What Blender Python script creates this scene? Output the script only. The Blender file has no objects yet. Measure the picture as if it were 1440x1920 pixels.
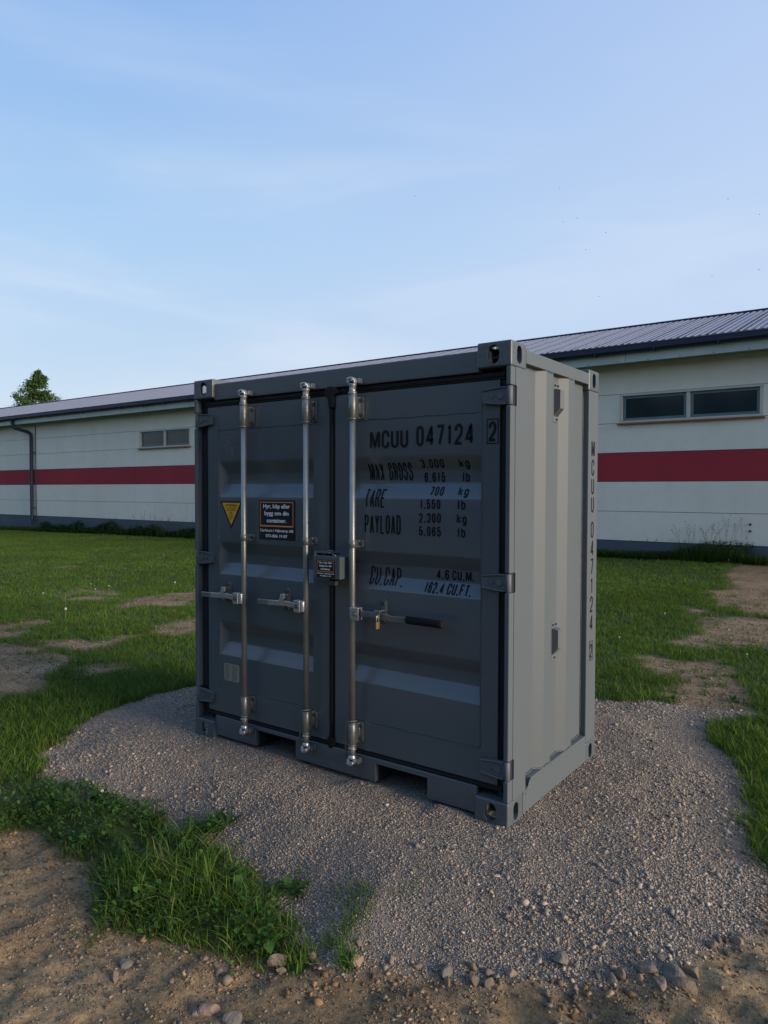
import bpy, bmesh, math, random
import numpy as np
from mathutils import Matrix, Vector, Euler

sc = bpy.context.scene
COL = sc.collection
R = math.radians

# ------------------------------------------------------------------ camera
YAW, PIT, ROL, FPX = 0.62654, -0.02963, 0.00254, 1350.86
CAMP = Vector((1.46228, -3.00487, 1.56976))
d = Vector((-math.sin(YAW)*math.cos(PIT), math.cos(YAW)*math.cos(PIT), math.sin(PIT)))
r0 = Vector((math.cos(YAW), math.sin(YAW), 0)); u0 = r0.cross(d)
r2 = r0*math.cos(ROL)+u0*math.sin(ROL); u2 = -r0*math.sin(ROL)+u0*math.cos(ROL)
cam_d = bpy.data.cameras.new('camera'); cam = bpy.data.objects.new('camera', cam_d); COL.objects.link(cam)
cam.matrix_world = Matrix(((r2.x, u2.x, -d.x, CAMP.x), (r2.y, u2.y, -d.y, CAMP.y), (r2.z, u2.z, -d.z, CAMP.z), (0, 0, 0, 1)))
cam_d.sensor_fit = 'VERTICAL'; cam_d.sensor_height = 36.0; cam_d.lens = 36.0*FPX/1920.0
cam_d.clip_start = 0.05; cam_d.clip_end = 2000
sc.camera = cam

# ------------------------------------------------------------------ world, sun, exposure
SUN_EL, SUN_ROT = R(12), R(87)
w = bpy.data.worlds.new("World"); sc.world = w; w.use_nodes = True
nt = w.node_tree; N = nt.nodes; L = nt.links
bg = N['Background']; bg.inputs[1].default_value = 0.088
sky = N.new('ShaderNodeTexSky'); sky.sky_type = 'NISHITA'; sky.sun_disc = False
sky.sun_elevation = SUN_EL; sky.sun_rotation = SUN_ROT; sky.ozone_density = 3.0; sky.air_density = 1.0; sky.dust_density = 0.3
tc = N.new('ShaderNodeTexCoord'); mp = N.new('ShaderNodeMapping'); mp.inputs['Scale'].default_value = (1.0, 1.0, 5.0)
mp.inputs['Rotation'].default_value = (R(6), R(-10), R(20))
L.new(tc.outputs['Generated'], mp.inputs[0])
nz = N.new('ShaderNodeTexNoise'); nz.inputs['Scale'].default_value = 2.1; nz.inputs['Detail'].default_value = 7; nz.inputs['Roughness'].default_value = 0.5; nz.inputs['Distortion'].default_value = 0.35
L.new(mp.outputs[0], nz.inputs[0])
cr = N.new('ShaderNodeValToRGB'); cr.color_ramp.elements[0].position = 0.36; cr.color_ramp.elements[0].color = (0, 0, 0, 1)
cr.color_ramp.elements[1].position = 0.74; cr.color_ramp.elements[1].color = (1, 1, 1, 1); cr.color_ramp.interpolation = 'EASE'
L.new(nz.outputs[0], cr.inputs[0])
sep = N.new('ShaderNodeSeparateXYZ'); L.new(tc.outputs['Generated'], sep.inputs[0])
# real sky gets paler towards the horizon: thin high haze by elevation
el = N.new('ShaderNodeMapRange'); el.inputs[1].default_value = 0.02; el.inputs[2].default_value = 0.62; el.inputs[3].default_value = 1.0; el.inputs[4].default_value = 0.0
L.new(sep.outputs['Z'], el.inputs[0])
hz = N.new('ShaderNodeValToRGB'); e = hz.color_ramp.elements
e[0].position = 0.0; e[0].color = (2.4, 4.6, 9.0, 1)
e[1].position = 1.0; e[1].color = (7.0, 7.8, 8.7, 1)
m_ = hz.color_ramp.elements.new(0.5); m_.color = (4.6, 6.8, 9.6, 1)
L.new(el.outputs[0], hz.inputs[0])
mx0 = N.new('ShaderNodeMix'); mx0.data_type = 'RGBA'; mx0.inputs[0].default_value = 0.80
L.new(sky.outputs[0], mx0.inputs[6]); L.new(hz.outputs[0], mx0.inputs[7])
cf = N.new('ShaderNodeMath'); cf.operation = 'MULTIPLY'; cf.inputs[1].default_value = 1.0; L.new(cr.outputs[0], cf.inputs[0])
cf2 = N.new('ShaderNodeMath'); cf2.operation = 'MULTIPLY'; L.new(cf.outputs[0], cf2.inputs[0]); L.new(el.outputs[0], cf2.inputs[1])
mx1 = N.new('ShaderNodeMix'); mx1.data_type = 'RGBA'; L.new(cf2.outputs[0], mx1.inputs[0])
L.new(mx0.outputs[2], mx1.inputs[6]); mx1.inputs[7].default_value = (6.6, 7.5, 8.8, 1)
dt = N.new('ShaderNodeVectorMath'); dt.operation = 'DOT_PRODUCT'; dt.inputs[1].default_value = (math.cos(YAW), math.sin(YAW), 0); L.new(tc.outputs['Generated'], dt.inputs[0])
az = N.new('ShaderNodeMapRange'); az.inputs[1].default_value = -.35; az.inputs[2].default_value = .6; az.inputs[4].default_value = .62; L.new(dt.outputs['Value'], az.inputs[0])
mx2 = N.new('ShaderNodeMix'); mx2.data_type = 'RGBA'; L.new(az.outputs[0], mx2.inputs[0]); L.new(mx1.outputs[2], mx2.inputs[6]); mx2.inputs[7].default_value = (5.8, 6.7, 8.8, 1)
L.new(mx2.outputs[2], bg.inputs[0])

sd = bpy.data.lights.new('sun', 'SUN'); sd.energy = 4.8; sd.angle = R(24); sd.color = (1.0, 0.82, 0.64)
so = bpy.data.objects.new('sun', sd); COL.objects.link(so)
sdir = Vector((math.cos(SUN_EL)*math.sin(SUN_ROT), math.cos(SUN_EL)*math.cos(SUN_ROT), math.sin(SUN_EL)))
so.rotation_euler = sdir.to_track_quat('Z', 'Y').to_euler(); so.location = (8, -6, 6)
sc.view_settings.view_transform = 'Standard'; sc.view_settings.look = 'None'
sc.view_settings.exposure = 0.28; sc.view_settings.gamma = 1
sc.cycles.max_bounces = 6

random.seed(5); rng = np.random.default_rng(11)

# ------------------------------------------------------------------ materials
def mat(name, col, rough=0.6, metal=0.0, spec=0.5, noise=None, bump=None, speck=None):
    """noise=(scale, amount, second colour), bump=(scale, strength), speck=(scale, thresh, colour)"""
    m = bpy.data.materials.new(name); m.use_nodes = True
    n = m.node_tree.nodes; l = m.node_tree.links; b = n['Principled BSDF']
    b.inputs['Base Color'].default_value = (*col, 1); b.inputs['Roughness'].default_value = rough
    b.inputs['Metallic'].default_value = metal; b.inputs['Specular IOR Level'].default_value = spec
    t = n.new('ShaderNodeTexCoord'); cur = None
    if noise:
        for k, (s_, amt, c2) in enumerate(noise if isinstance(noise, list) else [noise]):
            z = n.new('ShaderNodeTexNoise'); z.inputs['Detail'].default_value = 6; z.inputs['Roughness'].default_value = .6
            if isinstance(s_, tuple):
                mpp = n.new('ShaderNodeMapping'); mpp.inputs['Scale'].default_value = s_; l.new(t.outputs['Object'], mpp.inputs[0]); l.new(mpp.outputs[0], z.inputs[0]); z.inputs['Scale'].default_value = 1
            else:
                z.inputs['Scale'].default_value = s_; l.new(t.outputs['Object'], z.inputs[0])
            rp = n.new('ShaderNodeMapRange'); rp.inputs[1].default_value = .38; rp.inputs[2].default_value = .68; rp.inputs[4].default_value = amt
            l.new(z.outputs[0], rp.inputs[0])
            x = n.new('ShaderNodeMix'); x.data_type = 'RGBA'; l.new(rp.outputs[0], x.inputs[0])
            if cur: l.new(cur, x.inputs[6])
            else: x.inputs[6].default_value = (*col, 1)
            x.inputs[7].default_value = (*c2, 1); cur = x.outputs[2]
    if speck:
        z = n.new('ShaderNodeTexNoise'); z.inputs['Scale'].default_value = speck[0]; z.inputs['Detail'].default_value = 3
        l.new(t.outputs['Object'], z.inputs[0])
        rp = n.new('ShaderNodeMapRange'); rp.inputs[1].default_value = speck[1]; rp.inputs[2].default_value = speck[1]+.05
        l.new(z.outputs[0], rp.inputs[0])
        x = n.new('ShaderNodeMix'); x.data_type = 'RGBA'; l.new(rp.outputs[0], x.inputs[0])
        if cur: l.new(cur, x.inputs[6])
        else: x.inputs[6].default_value = (*col, 1)
        x.inputs[7].default_value = (*speck[2], 1); cur = x.outputs[2]
    if cur: l.new(cur, b.inputs['Base Color'])
    if bump:
        z = n.new('ShaderNodeTexNoise'); z.inputs['Scale'].default_value = bump[0]; z.inputs['Detail'].default_value = 5
        l.new(t.outputs['Object'], z.inputs[0])
        bp = n.new('ShaderNodeBump'); bp.inputs['Strength'].default_value = bump[1]; bp.inputs['Distance'].default_value = .01
        l.new(z.outputs[0], bp.inputs['Height']); l.new(bp.outputs[0], b.inputs['Normal'])
    return m

PAINT = (0.074, 0.093, 0.107)
M = {}
M['paint'] = mat('container_paint', PAINT, .30, 0, .62, [(2.2, .35, (.074, .085, .090)), (38, .12, (.056, .067, .073))], (7, .05), (55, .76, (.08, .09, .09)))
M['side'] = mat('container_side_paint', PAINT, .58, 0, .38, [(2.2, .35, (.074, .085, .088))], (5, .04), (60, .77, (.09, .10, .10)))
M['casting'] = mat('casting_paint', PAINT, .42, 0, .5, [(14, .3, (.038, .05, .055)), (60, .22, (.065, .06, .05))], (60, .25), (24, .70, (.15, .085, .05)))
M['weld'] = mat('weld_paint', (.06, .08, .09), .35, 0, .5, (120, .5, (.04, .05, .055)), (160, .6))
M['rubber'] = mat('door_seal_rubber', (.007, .008, .009), .55, 0, .25, (9, .3, (.013, .014, .015)))
M['inside'] = mat('dark_interior', (.01, .01, .012), .9)  # near-black: the shade of slots and gaps is put into this colour
M['zinc'] = mat('galvanised_steel', (.20, .215, .215), .42, .6, .5, [(30, .6, (.10, .11, .10)), (140, .4, (.17, .17, .16))], (90, .08))
M['zinc_rod'] = mat('galvanised_rod_steel', (.33, .345, .34), .44, .75, .5, [(9, .6, (.22, .23, .215)), (60, .4, (.32, .31, .27)), (260, .4, (.16, .16, .15))], (70, .06), (46, .73, (.10, .09, .08)))
M['bright'] = mat('bright_zinc', (.46, .49, .52), .38, .8, .5, (60, .5, (.4, .42, .45)), (90, .1))
M['bolt'] = mat('dull_bolt_head', (.07, .08, .085), .45, .6)
M['grip'] = mat('black_rubber_grip', (.006, .006, .007), .8, 0, .2, None, (200, .1))
M['brass'] = mat('brass', (.34, .20, .065), .5, .7)
M['ink'] = mat('black_marking_paint', (.008, .009, .011), .6, 0, .15, (40, .3, (.014, .016, .018)))
M['stickblack'] = mat('sticker_black', (.008, .009, .012), .35)
M['white'] = mat('sticker_white', (.72, .74, .76), .5)
M['orange'] = mat('sticker_orange', (.62, .22, .07), .5)
M['yellow'] = mat('warning_yellow', (.62, .33, .02), .5, 0, .4, (30, .3, (.5, .26, .02)))
M['plate'] = mat('aluminium_plate', (.34, .34, .29), .45, .4, .5, (60, .4, (.24, .24, .2)))
M['greylabel'] = mat('faded_label', (.072, .083, .098), .5)
M['greyink'] = mat('faded_label_ink', (.05, .04, .05), .6)
M['rope'] = mat('grey_rope', (.22, .20, .17), .9, 0, .2, (250, .8, (.08, .07, .06)), (300, .5))
M['vent'] = mat('vent_plastic', (.09, .105, .12), .5)
M['wall'] = mat('painted_concrete', (.72, .69, .59), .85, 0, .2, [(.35, .4, (.60, .57, .47)), (5, .2, (.56, .53, .43)), ((2.5, 2.5, .22), .14, (.50, .48, .40))], (30, .25), (22, .735, (.24, .25, .22)))
M['stripe'] = mat('red_painted_concrete', (.33, .033, .048), .8, 0, .2, [(.6, .4, (.19, .024, .036)), (14, .25, (.26, .045, .055)), ((2.5, 2.5, .3), .2, (.16, .03, .038))], (30, .2), (20, .77, (.45, .30, .30)))
M['found'] = mat('blue_grey_foundation', (.072, .098, .125), .8, 0, .3, [(1.2, .5, (.052, .070, .09)), (12, .2, (.095, .11, .125))], (20, .4), (8, .74, (.26, .27, .27)))
M['joint'] = mat('panel_joint', (.07, .075, .07), .95)
M['fascia'] = mat('pale_green_fascia', (.44, .52, .49), .6, 0, .4, [(1.5, .45, (.32, .38, .35)), (10, .2, (.25, .29, .28))])
M['soffit'] = mat('soffit_board', (.30, .34, .31), .8)
M['roof'] = mat('grey_coated_roof_sheet', (.20, .225, .29), .75, .0, .06, [(.7, .3, (.17, .19, .25)), (9, .2, (.22, .24, .30))])
M['rib_shade'] = mat('roof_line_shade', (.025, .03, .045), .7, 0, .3, (3, .4, (.03, .033, .04)))  # dark tone that paints the shade lines between roof ribs
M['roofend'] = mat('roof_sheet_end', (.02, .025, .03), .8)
M['gutter'] = mat('navy_steel', (.013, .020, .042), .5, 0, .3, (3, .3, (.02, .03, .05)))
M['cream'] = mat('cream_window_trim', (.50, .49, .41), .7, 0, .3, (6, .4, (.38, .36, .29)))
M['sash'] = mat('blue_grey_sash', (.10, .16, .185), .5, 0, .4, (5, .3, (.07, .12, .14)))
M['sill'] = mat('terracotta_sill', (.27, .115, .075), .7, 0, .3, (7, .4, (.18, .09, .07)))
M['glass'] = mat('window_glass', (.014, .025, .030), .08, 0, .3, (.9, .7, (.03, .045, .05)))
M['rock'] = mat('field_stone', (.15, .115, .08), .9, 0, .2, [(18, .6, (.10, .075, .053)), (70, .5, (.19, .15, .11))], (60, .6))
M['rockgrey'] = mat('grey_stone', (.13, .115, .095), .9, 0, .2, [(18, .6, (.09, .082, .072)), (70, .5, (.19, .17, .145))], (60, .6))
M['rockpink'] = mat('pinkish_stone', (.19, .135, .10), .85, 0, .2, [(15, .5, (.17, .125, .095)), (70, .4, (.28, .21, .165))], (60, .5))
M['puff'] = mat('dandelion_fluff', (.62, .63, .60), .9, 0, .1)
M['stem'] = mat('dandelion_stem', (.11, .15, .05), .7)
M['insect'] = mat('insect_dark', (.02, .02, .02), .7)
M['bark'] = mat('birch_bark', (.16, .14, .12), .9, 0, .2, (6, .6, (.05, .045, .04)), (20, .6))

def tint_mat(name, rough=.75, spec=.25, trans=0.0, bump=None):
    """colour comes from each piece's own 'tint' (a per-piece albedo, not shading)"""
    m = bpy.data.materials.new(name); m.use_nodes = True
    n = m.node_tree.nodes; l = m.node_tree.links; b = n['Principled BSDF']
    a = n.new('ShaderNodeAttribute'); a.attribute_name = 'tint'; l.new(a.outputs['Color'], b.inputs['Base Color'])
    b.inputs['Roughness'].default_value = rough; b.inputs['Specular IOR Level'].default_value = spec
    if trans:
        t = n.new('ShaderNodeBsdfTranslucent'); l.new(a.outputs['Color'], t.inputs[0])
        x = n.new('ShaderNodeMixShader'); x.inputs[0].default_value = trans
        l.new(b.outputs[0], x.inputs[1]); l.new(t.outputs[0], x.inputs[2]); l.new(x.outputs[0], n['Material Output'].inputs[0])
    return m
M['blade'] = tint_mat('grass_blade', .7, .12, .4)
M['stone'] = tint_mat('crushed_stone', .85, .2)

# ------------------------------------------------------------------ mesh helpers
class MB:
    def __init__(s): s.v = []; s.f = []; s.m = []; s.sm = []
    def add(s, vs, fs, mi=0, smooth=False):
        k = len(s.v); s.v += [tuple(p) for p in vs]
        for f in fs: s.f.append(tuple(k+i for i in f)); s.m.append(mi); s.sm.append(smooth)
        return s
    def box(s, x0, x1, y0, y1, z0, z1, mi=0):
        return s.add([(x0, y0, z0), (x1, y0, z0), (x1, y1, z0), (x0, y1, z0), (x0, y0, z1), (x1, y0, z1), (x1, y1, z1), (x0, y1, z1)],
                     [(0, 3, 2, 1), (4, 5, 6, 7), (0, 1, 5, 4), (1, 2, 6, 5), (2, 3, 7, 6), (3, 0, 4, 7)], mi)
    def cyl(s, p0, p1, r0, r1=None, n=14, mi=0, caps=True):
        r1 = r0 if r1 is None else r1
        p0 = Vector(p0); p1 = Vector(p1); a = (p1-p0).normalized(); b = a.orthogonal().normalized(); c = a.cross(b)
        vs = []
        for p, r in ((p0, r0), (p1, r1)):
            for i in range(n):
                t = 2*math.pi*i/n; vs.append(p+b*math.cos(t)*r+c*math.sin(t)*r)
        s.add(vs, [(i, (i+1) % n, n+(i+1) % n, n+i) for i in range(n)], mi, True)
        if caps: s.add(vs, [tuple(range(n-1, -1, -1)), tuple(range(n, 2*n))], mi)
        return s
    def tube(s, pts, r, n=8, mi=0):
        pts = [Vector(p) for p in pts]; rs = r if isinstance(r, (list, tuple)) else [r]*len(pts)
        ref = None; vs = []
        for i, p in enumerate(pts):
            t = (pts[min(i+1, len(pts)-1)]-pts[max(i-1, 0)]).normalized()
            if ref is None: ref = t.orthogonal().normalized()
            ref = (ref-t*ref.dot(t)).normalized(); c = t.cross(ref)
            for k in range(n):
                a = 2*math.pi*k/n; vs.append(p+(ref*math.cos(a)+c*math.sin(a))*rs[i])
        fs = [(i*n+k, i*n+(k+1) % n, (i+1)*n+(k+1) % n, (i+1)*n+k) for i in range(len(pts)-1) for k in range(n)]
        s.add(vs, fs, mi, True); s.add(vs, [tuple(range(n-1, -1, -1)), tuple(range((len(pts)-1)*n, len(pts)*n))], mi)
        return s
    def prism(s, poly, axis, a, b, mi=0):
        """poly in the two other axes (order kept), extruded from a to b along axis"""
        def P(p, t):
            return {0: (t, p[0], p[1]), 1: (p[0], t, p[1]), 2: (p[0], p[1], t)}[axis]
        n = len(poly); vs = [P(p, a) for p in poly]+[P(p, b) for p in poly]
        return s.add(vs, [tuple(range(n)), tuple(range(2*n-1, n-1, -1))]+[(i, n+i, n+(i+1) % n, (i+1) % n) for i in range(n)], mi)
    def sphere(s, c, r, n=10, mi=0, sq=(1, 1, 1)):
        vs = []; m = max(4, n//2)
        for i in range(m+1):
            a = math.pi*i/m
            for k in range(n):
                b = 2*math.pi*k/n; vs.append((c[0]+r*sq[0]*math.sin(a)*math.cos(b), c[1]+r*sq[1]*math.sin(a)*math.sin(b), c[2]+r*sq[2]*math.cos(a)))
        return s.add(vs, [(i*n+k, (i+1)*n+k, (i+1)*n+(k+1) % n, i*n+(k+1) % n) for i in range(m) for k in range(n)], mi, True)

def link(name, me, parent=None):
    o = bpy.data.objects.new(name, me); COL.objects.link(o)
    if parent is not None:
        o.parent = parent
        o.matrix_parent_inverse = Matrix.Translation(-world_loc(parent))
    return o
def world_loc(o):
    return Vector(o.get('_loc', (0, 0, 0))) if o.get('_loc') is not None else Vector((0, 0, 0))
def obj(name, mb, mats, parent=None, bevel=0, seg=2, label=None, fixn=True):
    me = bpy.data.meshes.new(name); me.from_pydata(mb.v, [], mb.f)
    mats = mats if isinstance(mats, (list, tuple)) else [mats]
    for m in mats: me.materials.append(M[m])
    me.polygons.foreach_set('material_index', mb.m); me.polygons.foreach_set('use_smooth', mb.sm)
    bm = bmesh.new(); bm.from_mesh(me)
    bmesh.ops.remove_doubles(bm, verts=bm.verts, dist=1e-6)
    if fixn: bmesh.ops.recalc_face_normals(bm, faces=bm.faces)
    if bevel:
        es = [e_ for e_ in bm.edges if len(e_.link_faces) == 2 and e_.calc_face_angle(0) > .6 and not (e_.link_faces[0].smooth and e_.link_faces[1].smooth)]
        bmesh.ops.bevel(bm, geom=es, offset=bevel, segments=seg, profile=.6, affect='EDGES', clamp_overlap=True)
    bm.to_mesh(me); bm.free()
    o = link(name, me, parent)
    if label: o['label'] = label
    return o
def thing(name, label, cat, loc=(0, 0, 0), group=None):
    o = bpy.data.objects.new(name, None); COL.objects.link(o); o.location = loc; o['_loc'] = tuple(loc)
    o.empty_display_size = .1
    return tag(o, label, cat, group)
def tag(o, label, cat, group=None, kind=None):
    if label: o['label'] = label
    if cat: o['category'] = cat
    if group: o['group'] = group
    if kind: o['kind'] = kind
    return o
def np_mesh(name, V, quads=None, tris=None, tint=None, matn='blade', smooth=False):
    me = bpy.data.meshes.new(name); nv = len(V); loops = []; starts = []; tot = 0
    parts = []
    if quads is not None and len(quads): parts.append((quads, 4))
    if tris is not None and len(tris): parts.append((tris, 3))
    li = np.concatenate([p.reshape(-1) for p, k in parts]).astype(np.int32)
    cnt = np.concatenate([np.full(len(p), k, np.int32) for p, k in parts])
    st = np.concatenate([[0], np.cumsum(cnt)[:-1]]).astype(np.int32)
    me.vertices.add(nv); me.vertices.foreach_set('co', V.astype(np.float32).reshape(-1))
    me.loops.add(len(li)); me.loops.foreach_set('vertex_index', li)
    me.polygons.add(len(cnt)); me.polygons.foreach_set('loop_start', st)
    if smooth: me.polygons.foreach_set('use_smooth', np.ones(len(cnt), bool))
    me.update(calc_edges=True)
    if tint is not None:
        a = me.attributes.new('tint', 'FLOAT_COLOR', 'POINT')
        c = np.ones((nv, 4), np.float32); c[:, :3] = tint; a.data.foreach_set('color', c.reshape(-1))
    me.materials.append(M[matn])
    return me
def boolean(o, cutter):
    md = o.modifiers.new('b', 'BOOLEAN'); md.operation = 'DIFFERENCE'; md.object = cutter; md.solver = 'EXACT'
    bpy.context.view_layer.update()
    dg = bpy.context.evaluated_depsgraph_get(); dg.update()
    me = bpy.data.meshes.new_from_object(o.evaluated_get(dg)); o.modifiers.clear(); old = o.data; o.data = me; bpy.data.meshes.remove(old)
    cm = cutter.data; bpy.data.objects.remove(cutter); bpy.data.meshes.remove(cm)

# ------------------------------------------------------------------ noise + terrain
def vnoise(x, y, s, seed=0):
    x = x*s; y = y*s; xi = np.floor(x).astype(np.int64); yi = np.floor(y).astype(np.int64)
    fx = x-xi; fy = y-yi; fx = fx*fx*(3-2*fx); fy = fy*fy*(3-2*fy)
    def h(a, b):
        n_ = (a*374761393+b*668265263+seed*974634777) & 0xffffffff
        n_ = ((n_ ^ (n_ >> 13))*1274126177) & 0xffffffff
        return ((n_ ^ (n_ >> 16)) & 0xffff)/65535.0
    return (h(xi, yi)*(1-fx)+h(xi+1, yi)*fx)*(1-fy)+(h(xi, yi+1)*(1-fx)+h(xi+1, yi+1)*fx)*fy
def fbm(x, y, s, o=4, seed=0):
    v = 0; a = .5; t = 0
    for k in range(o): v = v+a*vnoise(x+k*7.3, y-k*3.1, s*2**k, seed+k); t += a; a *= .5
    return v/t
def sdf(poly, x, y):
    """signed distance, positive inside"""
    p = np.array(poly, float); dmin = np.full(x.shape, 1e9); ins = np.zeros(x.shape, bool)
    for i in range(len(p)):
        a = p[i]; b = p[(i+1) % len(p)]; e_ = b-a; wx = x-a[0]; wy = y-a[1]
        t = np.clip((wx*e_[0]+wy*e_[1])/(e_@e_+1e-12), 0, 1)
        dmin = np.minimum(dmin, np.hypot(wx-e_[0]*t, wy-e_[1]*t))
        c = ((a[1] > y) != (b[1] > y)); xx = a[0]+(y-a[1])/(b[1]-a[1]+1e-12)*e_[0]
        ins ^= c & (x < xx)
    return np.where(ins, dmin, -dmin)
def sst(a, b, v):
    t = np.clip((v-a)/(b-a), 0, 1); return t*t*(3-2*t)

PAD = [(-3.2, 1.7), (-3.25, .85), (-3.29, .54), (-3.27, .28), (-3.23, -.01), (-3.09, -.26), (-2.95, -.47), (-2.77, -.68), (-2.62, -.84),
       (-2.52, -.8), (-2.17, -.82), (-1.87, -.72), (-1.68, -.7), (-1.41, -.78), (-1.14, -.86), (-.87, -.87), (-.67, -.88), (-.5, -.94), (-.34, -1.03), (-.18, -1.08),
       (-.04, -.99), (.11, -.87), (.22, -.83), (.45, -.71), (.69, -.59), (.85, -.53), (.89, -.44), (.95, -.3), (1.01, -.15), (1.07, .07),
       (1.06, .25), (.94, .44), (.85, .82), (.85, 1.11), (.8, 1.33), (.66, 1.61), (.55, 1.84), (.42, 1.99), (.47, 2.38), (.58, 2.58), (.58, 2.73), (.32, 2.69), (.16, 2.63), (-.08, 2.6), (-.44, 2.39), (-1.6, 2.25), (-2.7, 2.1)]
TONGUE = [(-3.5, -1.3), (-2.95, -.62), (-2.64, -.86), (-2.2, -.75), (-1.72, -.71), (-1.45, -.87), (-1.39, -.79), (-1.25, -.62), (-1.2, -.76), (-1.13, -.88), (-1.06, -.8), (-.69, -.86), (-.59, -.79), (-.57, -.94), (-.31, -1.07),
          (-.42, -1.17), (-.64, -1.23), (-.89, -1.34), (-1.04, -1.42), (-1.3, -1.28), (-1.52, -1.1), (-1.7, -1.16), (-2.01, -1.13), (-2.17, -1.16), (-2.14, -1.27), (-2.6, -1.6), (-3.4, -2.3)]
SPARSE = [(-.54, -.97), (-.35, -.72), (-.16, -.56), (-.16, -.76), (-.13, -.85), (-.1, -1.04), (-.28, -1.09)]
FRONT = [(-3.5, -2.4), (-2.6, -1.6), (-2.14, -1.27), (-2.17, -1.16), (-2.01, -1.13), (-1.7, -1.16), (-1.52, -1.1), (-1.3, -1.28), (-1.04, -1.42), (-.89, -1.34), (-.64, -1.23), (-.42, -1.17), (-.18, -1.08), (-.04, -.99), (.11, -.87),
         (.22, -.83), (.45, -.71), (.69, -.59), (.85, -.53), (.89, -.44), (.95, -.3), (1.01, -.15), (1.07, .07), (1.2, .3), (1.7, .5), (3, .4), (9, 1), (9, -9), (-9, -9)]
PATCH = [[(-5.99, .61), (-5.79, .68), (-5.56, .77), (-4.89, .73), (-4.68, .47), (-4.47, .2), (-4.29, -.06), (-4.21, -.25), (-4.8, -.6), (-6.2, 0)],
         [(-5.78, .98), (-5.64, 1.18), (-5.37, 1.15), (-5.39, 1.4), (-5.37, 1.8), (-5.25, 1.7), (-5.2, 1.28), (-5.25, 1.08), (-5.49, .86)],
         [(-7.27, 2.84), (-7.5, 3.49), (-7.54, 4.39), (-6.42, 3.47), (-6.84, 3.01), (-7.04, 2.71)],
         [(-5.38, 1.99), (-5.76, 2.61), (-5.71, 2.89), (-5.12, 2.4), (-5.1, 2.0)],
         [(-8.84, 2.84), (-9.2, 3.39), (-8.9, 3.5), (-8.68, 2.87)], [(-8.37, 2.75), (-8.61, 3.59), (-8.2, 3.5), (-7.99, 3.03)],
         [(-7.07, 1.39), (-7.13, 1.58), (-6.98, 1.58), (-6.84, 1.34)], [(-4.45, .6), (-4.5, .9), (-4.25, .8), (-4.22, .55)],
         [(-12.55, 4.92), (-12.6, 5.3), (-12.2, 5.2), (-12.21, 4.91)], [(-7.18, 1.2), (-7.19, 1.31), (-6.81, 1.36), (-6.2, .87), (-7, .6)],
         [(-.92, 8.5), (-.71, 8.57), (-.69, 9.4), (-1.06, 11.13), (-.95, 12.2), (.5, 12.2), (1.2, 7), (.13, 6.85), (.03, 6.55), (-.3, 7.28), (-.54, 7.24), (-.72, 8.14)],
         [(-.89, 6.84), (-.67, 6.87), (-.49, 6.63), (-.66, 6.38)],
         [(-.41, 6.23), (.19, 6.37), (.8, 6), (.8, 5.2), (.36, 5.15), (.14, 4.76), (-.04, 4.93), (-.24, 4.55), (-.33, 4.88), (-.22, 5.3), (-.44, 5.5)],
         [(-.56, 3.89), (-.38, 4.02), (-.15, 3.87), (.1, 4.18), (.3, 3.84), (.45, 3.22), (.57, 2.74), (.45, 2.58), (.2, 2.54), (-.04, 3.05), (0, 3.34), (-.23, 3.45), (-.42, 3.55)]]

def hb(x): return .18+.011*(np.clip(x, -45, 12)+.7)
def terrain(x, y, fine=True):
    x = np.asarray(x, float); y = np.asarray(y, float)
    back = sst(1.0, 12.2, y)
    base = -.15+.105*sst(-1.0, -.1, y)+.105*sst(-2.2, -3.2, x)*(1-sst(-1.0, -.1, y))*sst(-2.6, -1.0, y)
    base = np.where(y < 12.2, base*(1-back)+hb(x)*back, hb(x))
    s = sdf(PAD, x, y)
    m = sst(-.10, .55, s)
    base = base+.075*sst(-.05, .22, sdf(TONGUE, x, y))*sst(-3.0, -2.4, x)*(y < -.3)
    z = base*(1-m)+.006*m
    near = np.exp(-((x+.5)**2+(y+.5)**2)/60)
    z = z+(fbm(x, y, .35, 3, 3)-.5)*.12*sst(2.5, 7, np.hypot(x+.8, y-.4))*(1-sst(11, 12.3, y))
    if fine:
        fr = sst(-.05, .1, sdf(FRONT, x, y))
        cl_ = fbm(x, y, 11, 3, 21); z = z+fr*((fbm(x, y, 3.0, 4, 9)-.5)*.055+(cl_-.5)*.034-.016*sst(.12, 0, np.abs(cl_-.5)*2)*sst(.45, .6, fbm(x, y, 2.2, 2, 29)))
        z = z+(1-fr)*(fbm(x, y, 5, 4, 31)-.5)*.022+.020*np.exp(-((y+.01)/.10)**2)*sst(-2.1, -1.9, x)*sst(-.15, -.35, x)*sst(.35, .6, fbm(x, y, 4, 2, 35))
        # tyre-like rut lines in the loose dirt at the lower right
        z = z+fr*sst(.2, .6, x)*.012*np.sin((x*.55+y*1.2)*26)
        und = sst(.0, .12, np.minimum.reduce([x+2.3, .1-x, y+.05, 1.25-y]))
        z = z*(1-und)+np.minimum(z, .012)*und
    return z
def clods(x, y): return sdf(PAD, x, y)

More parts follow.
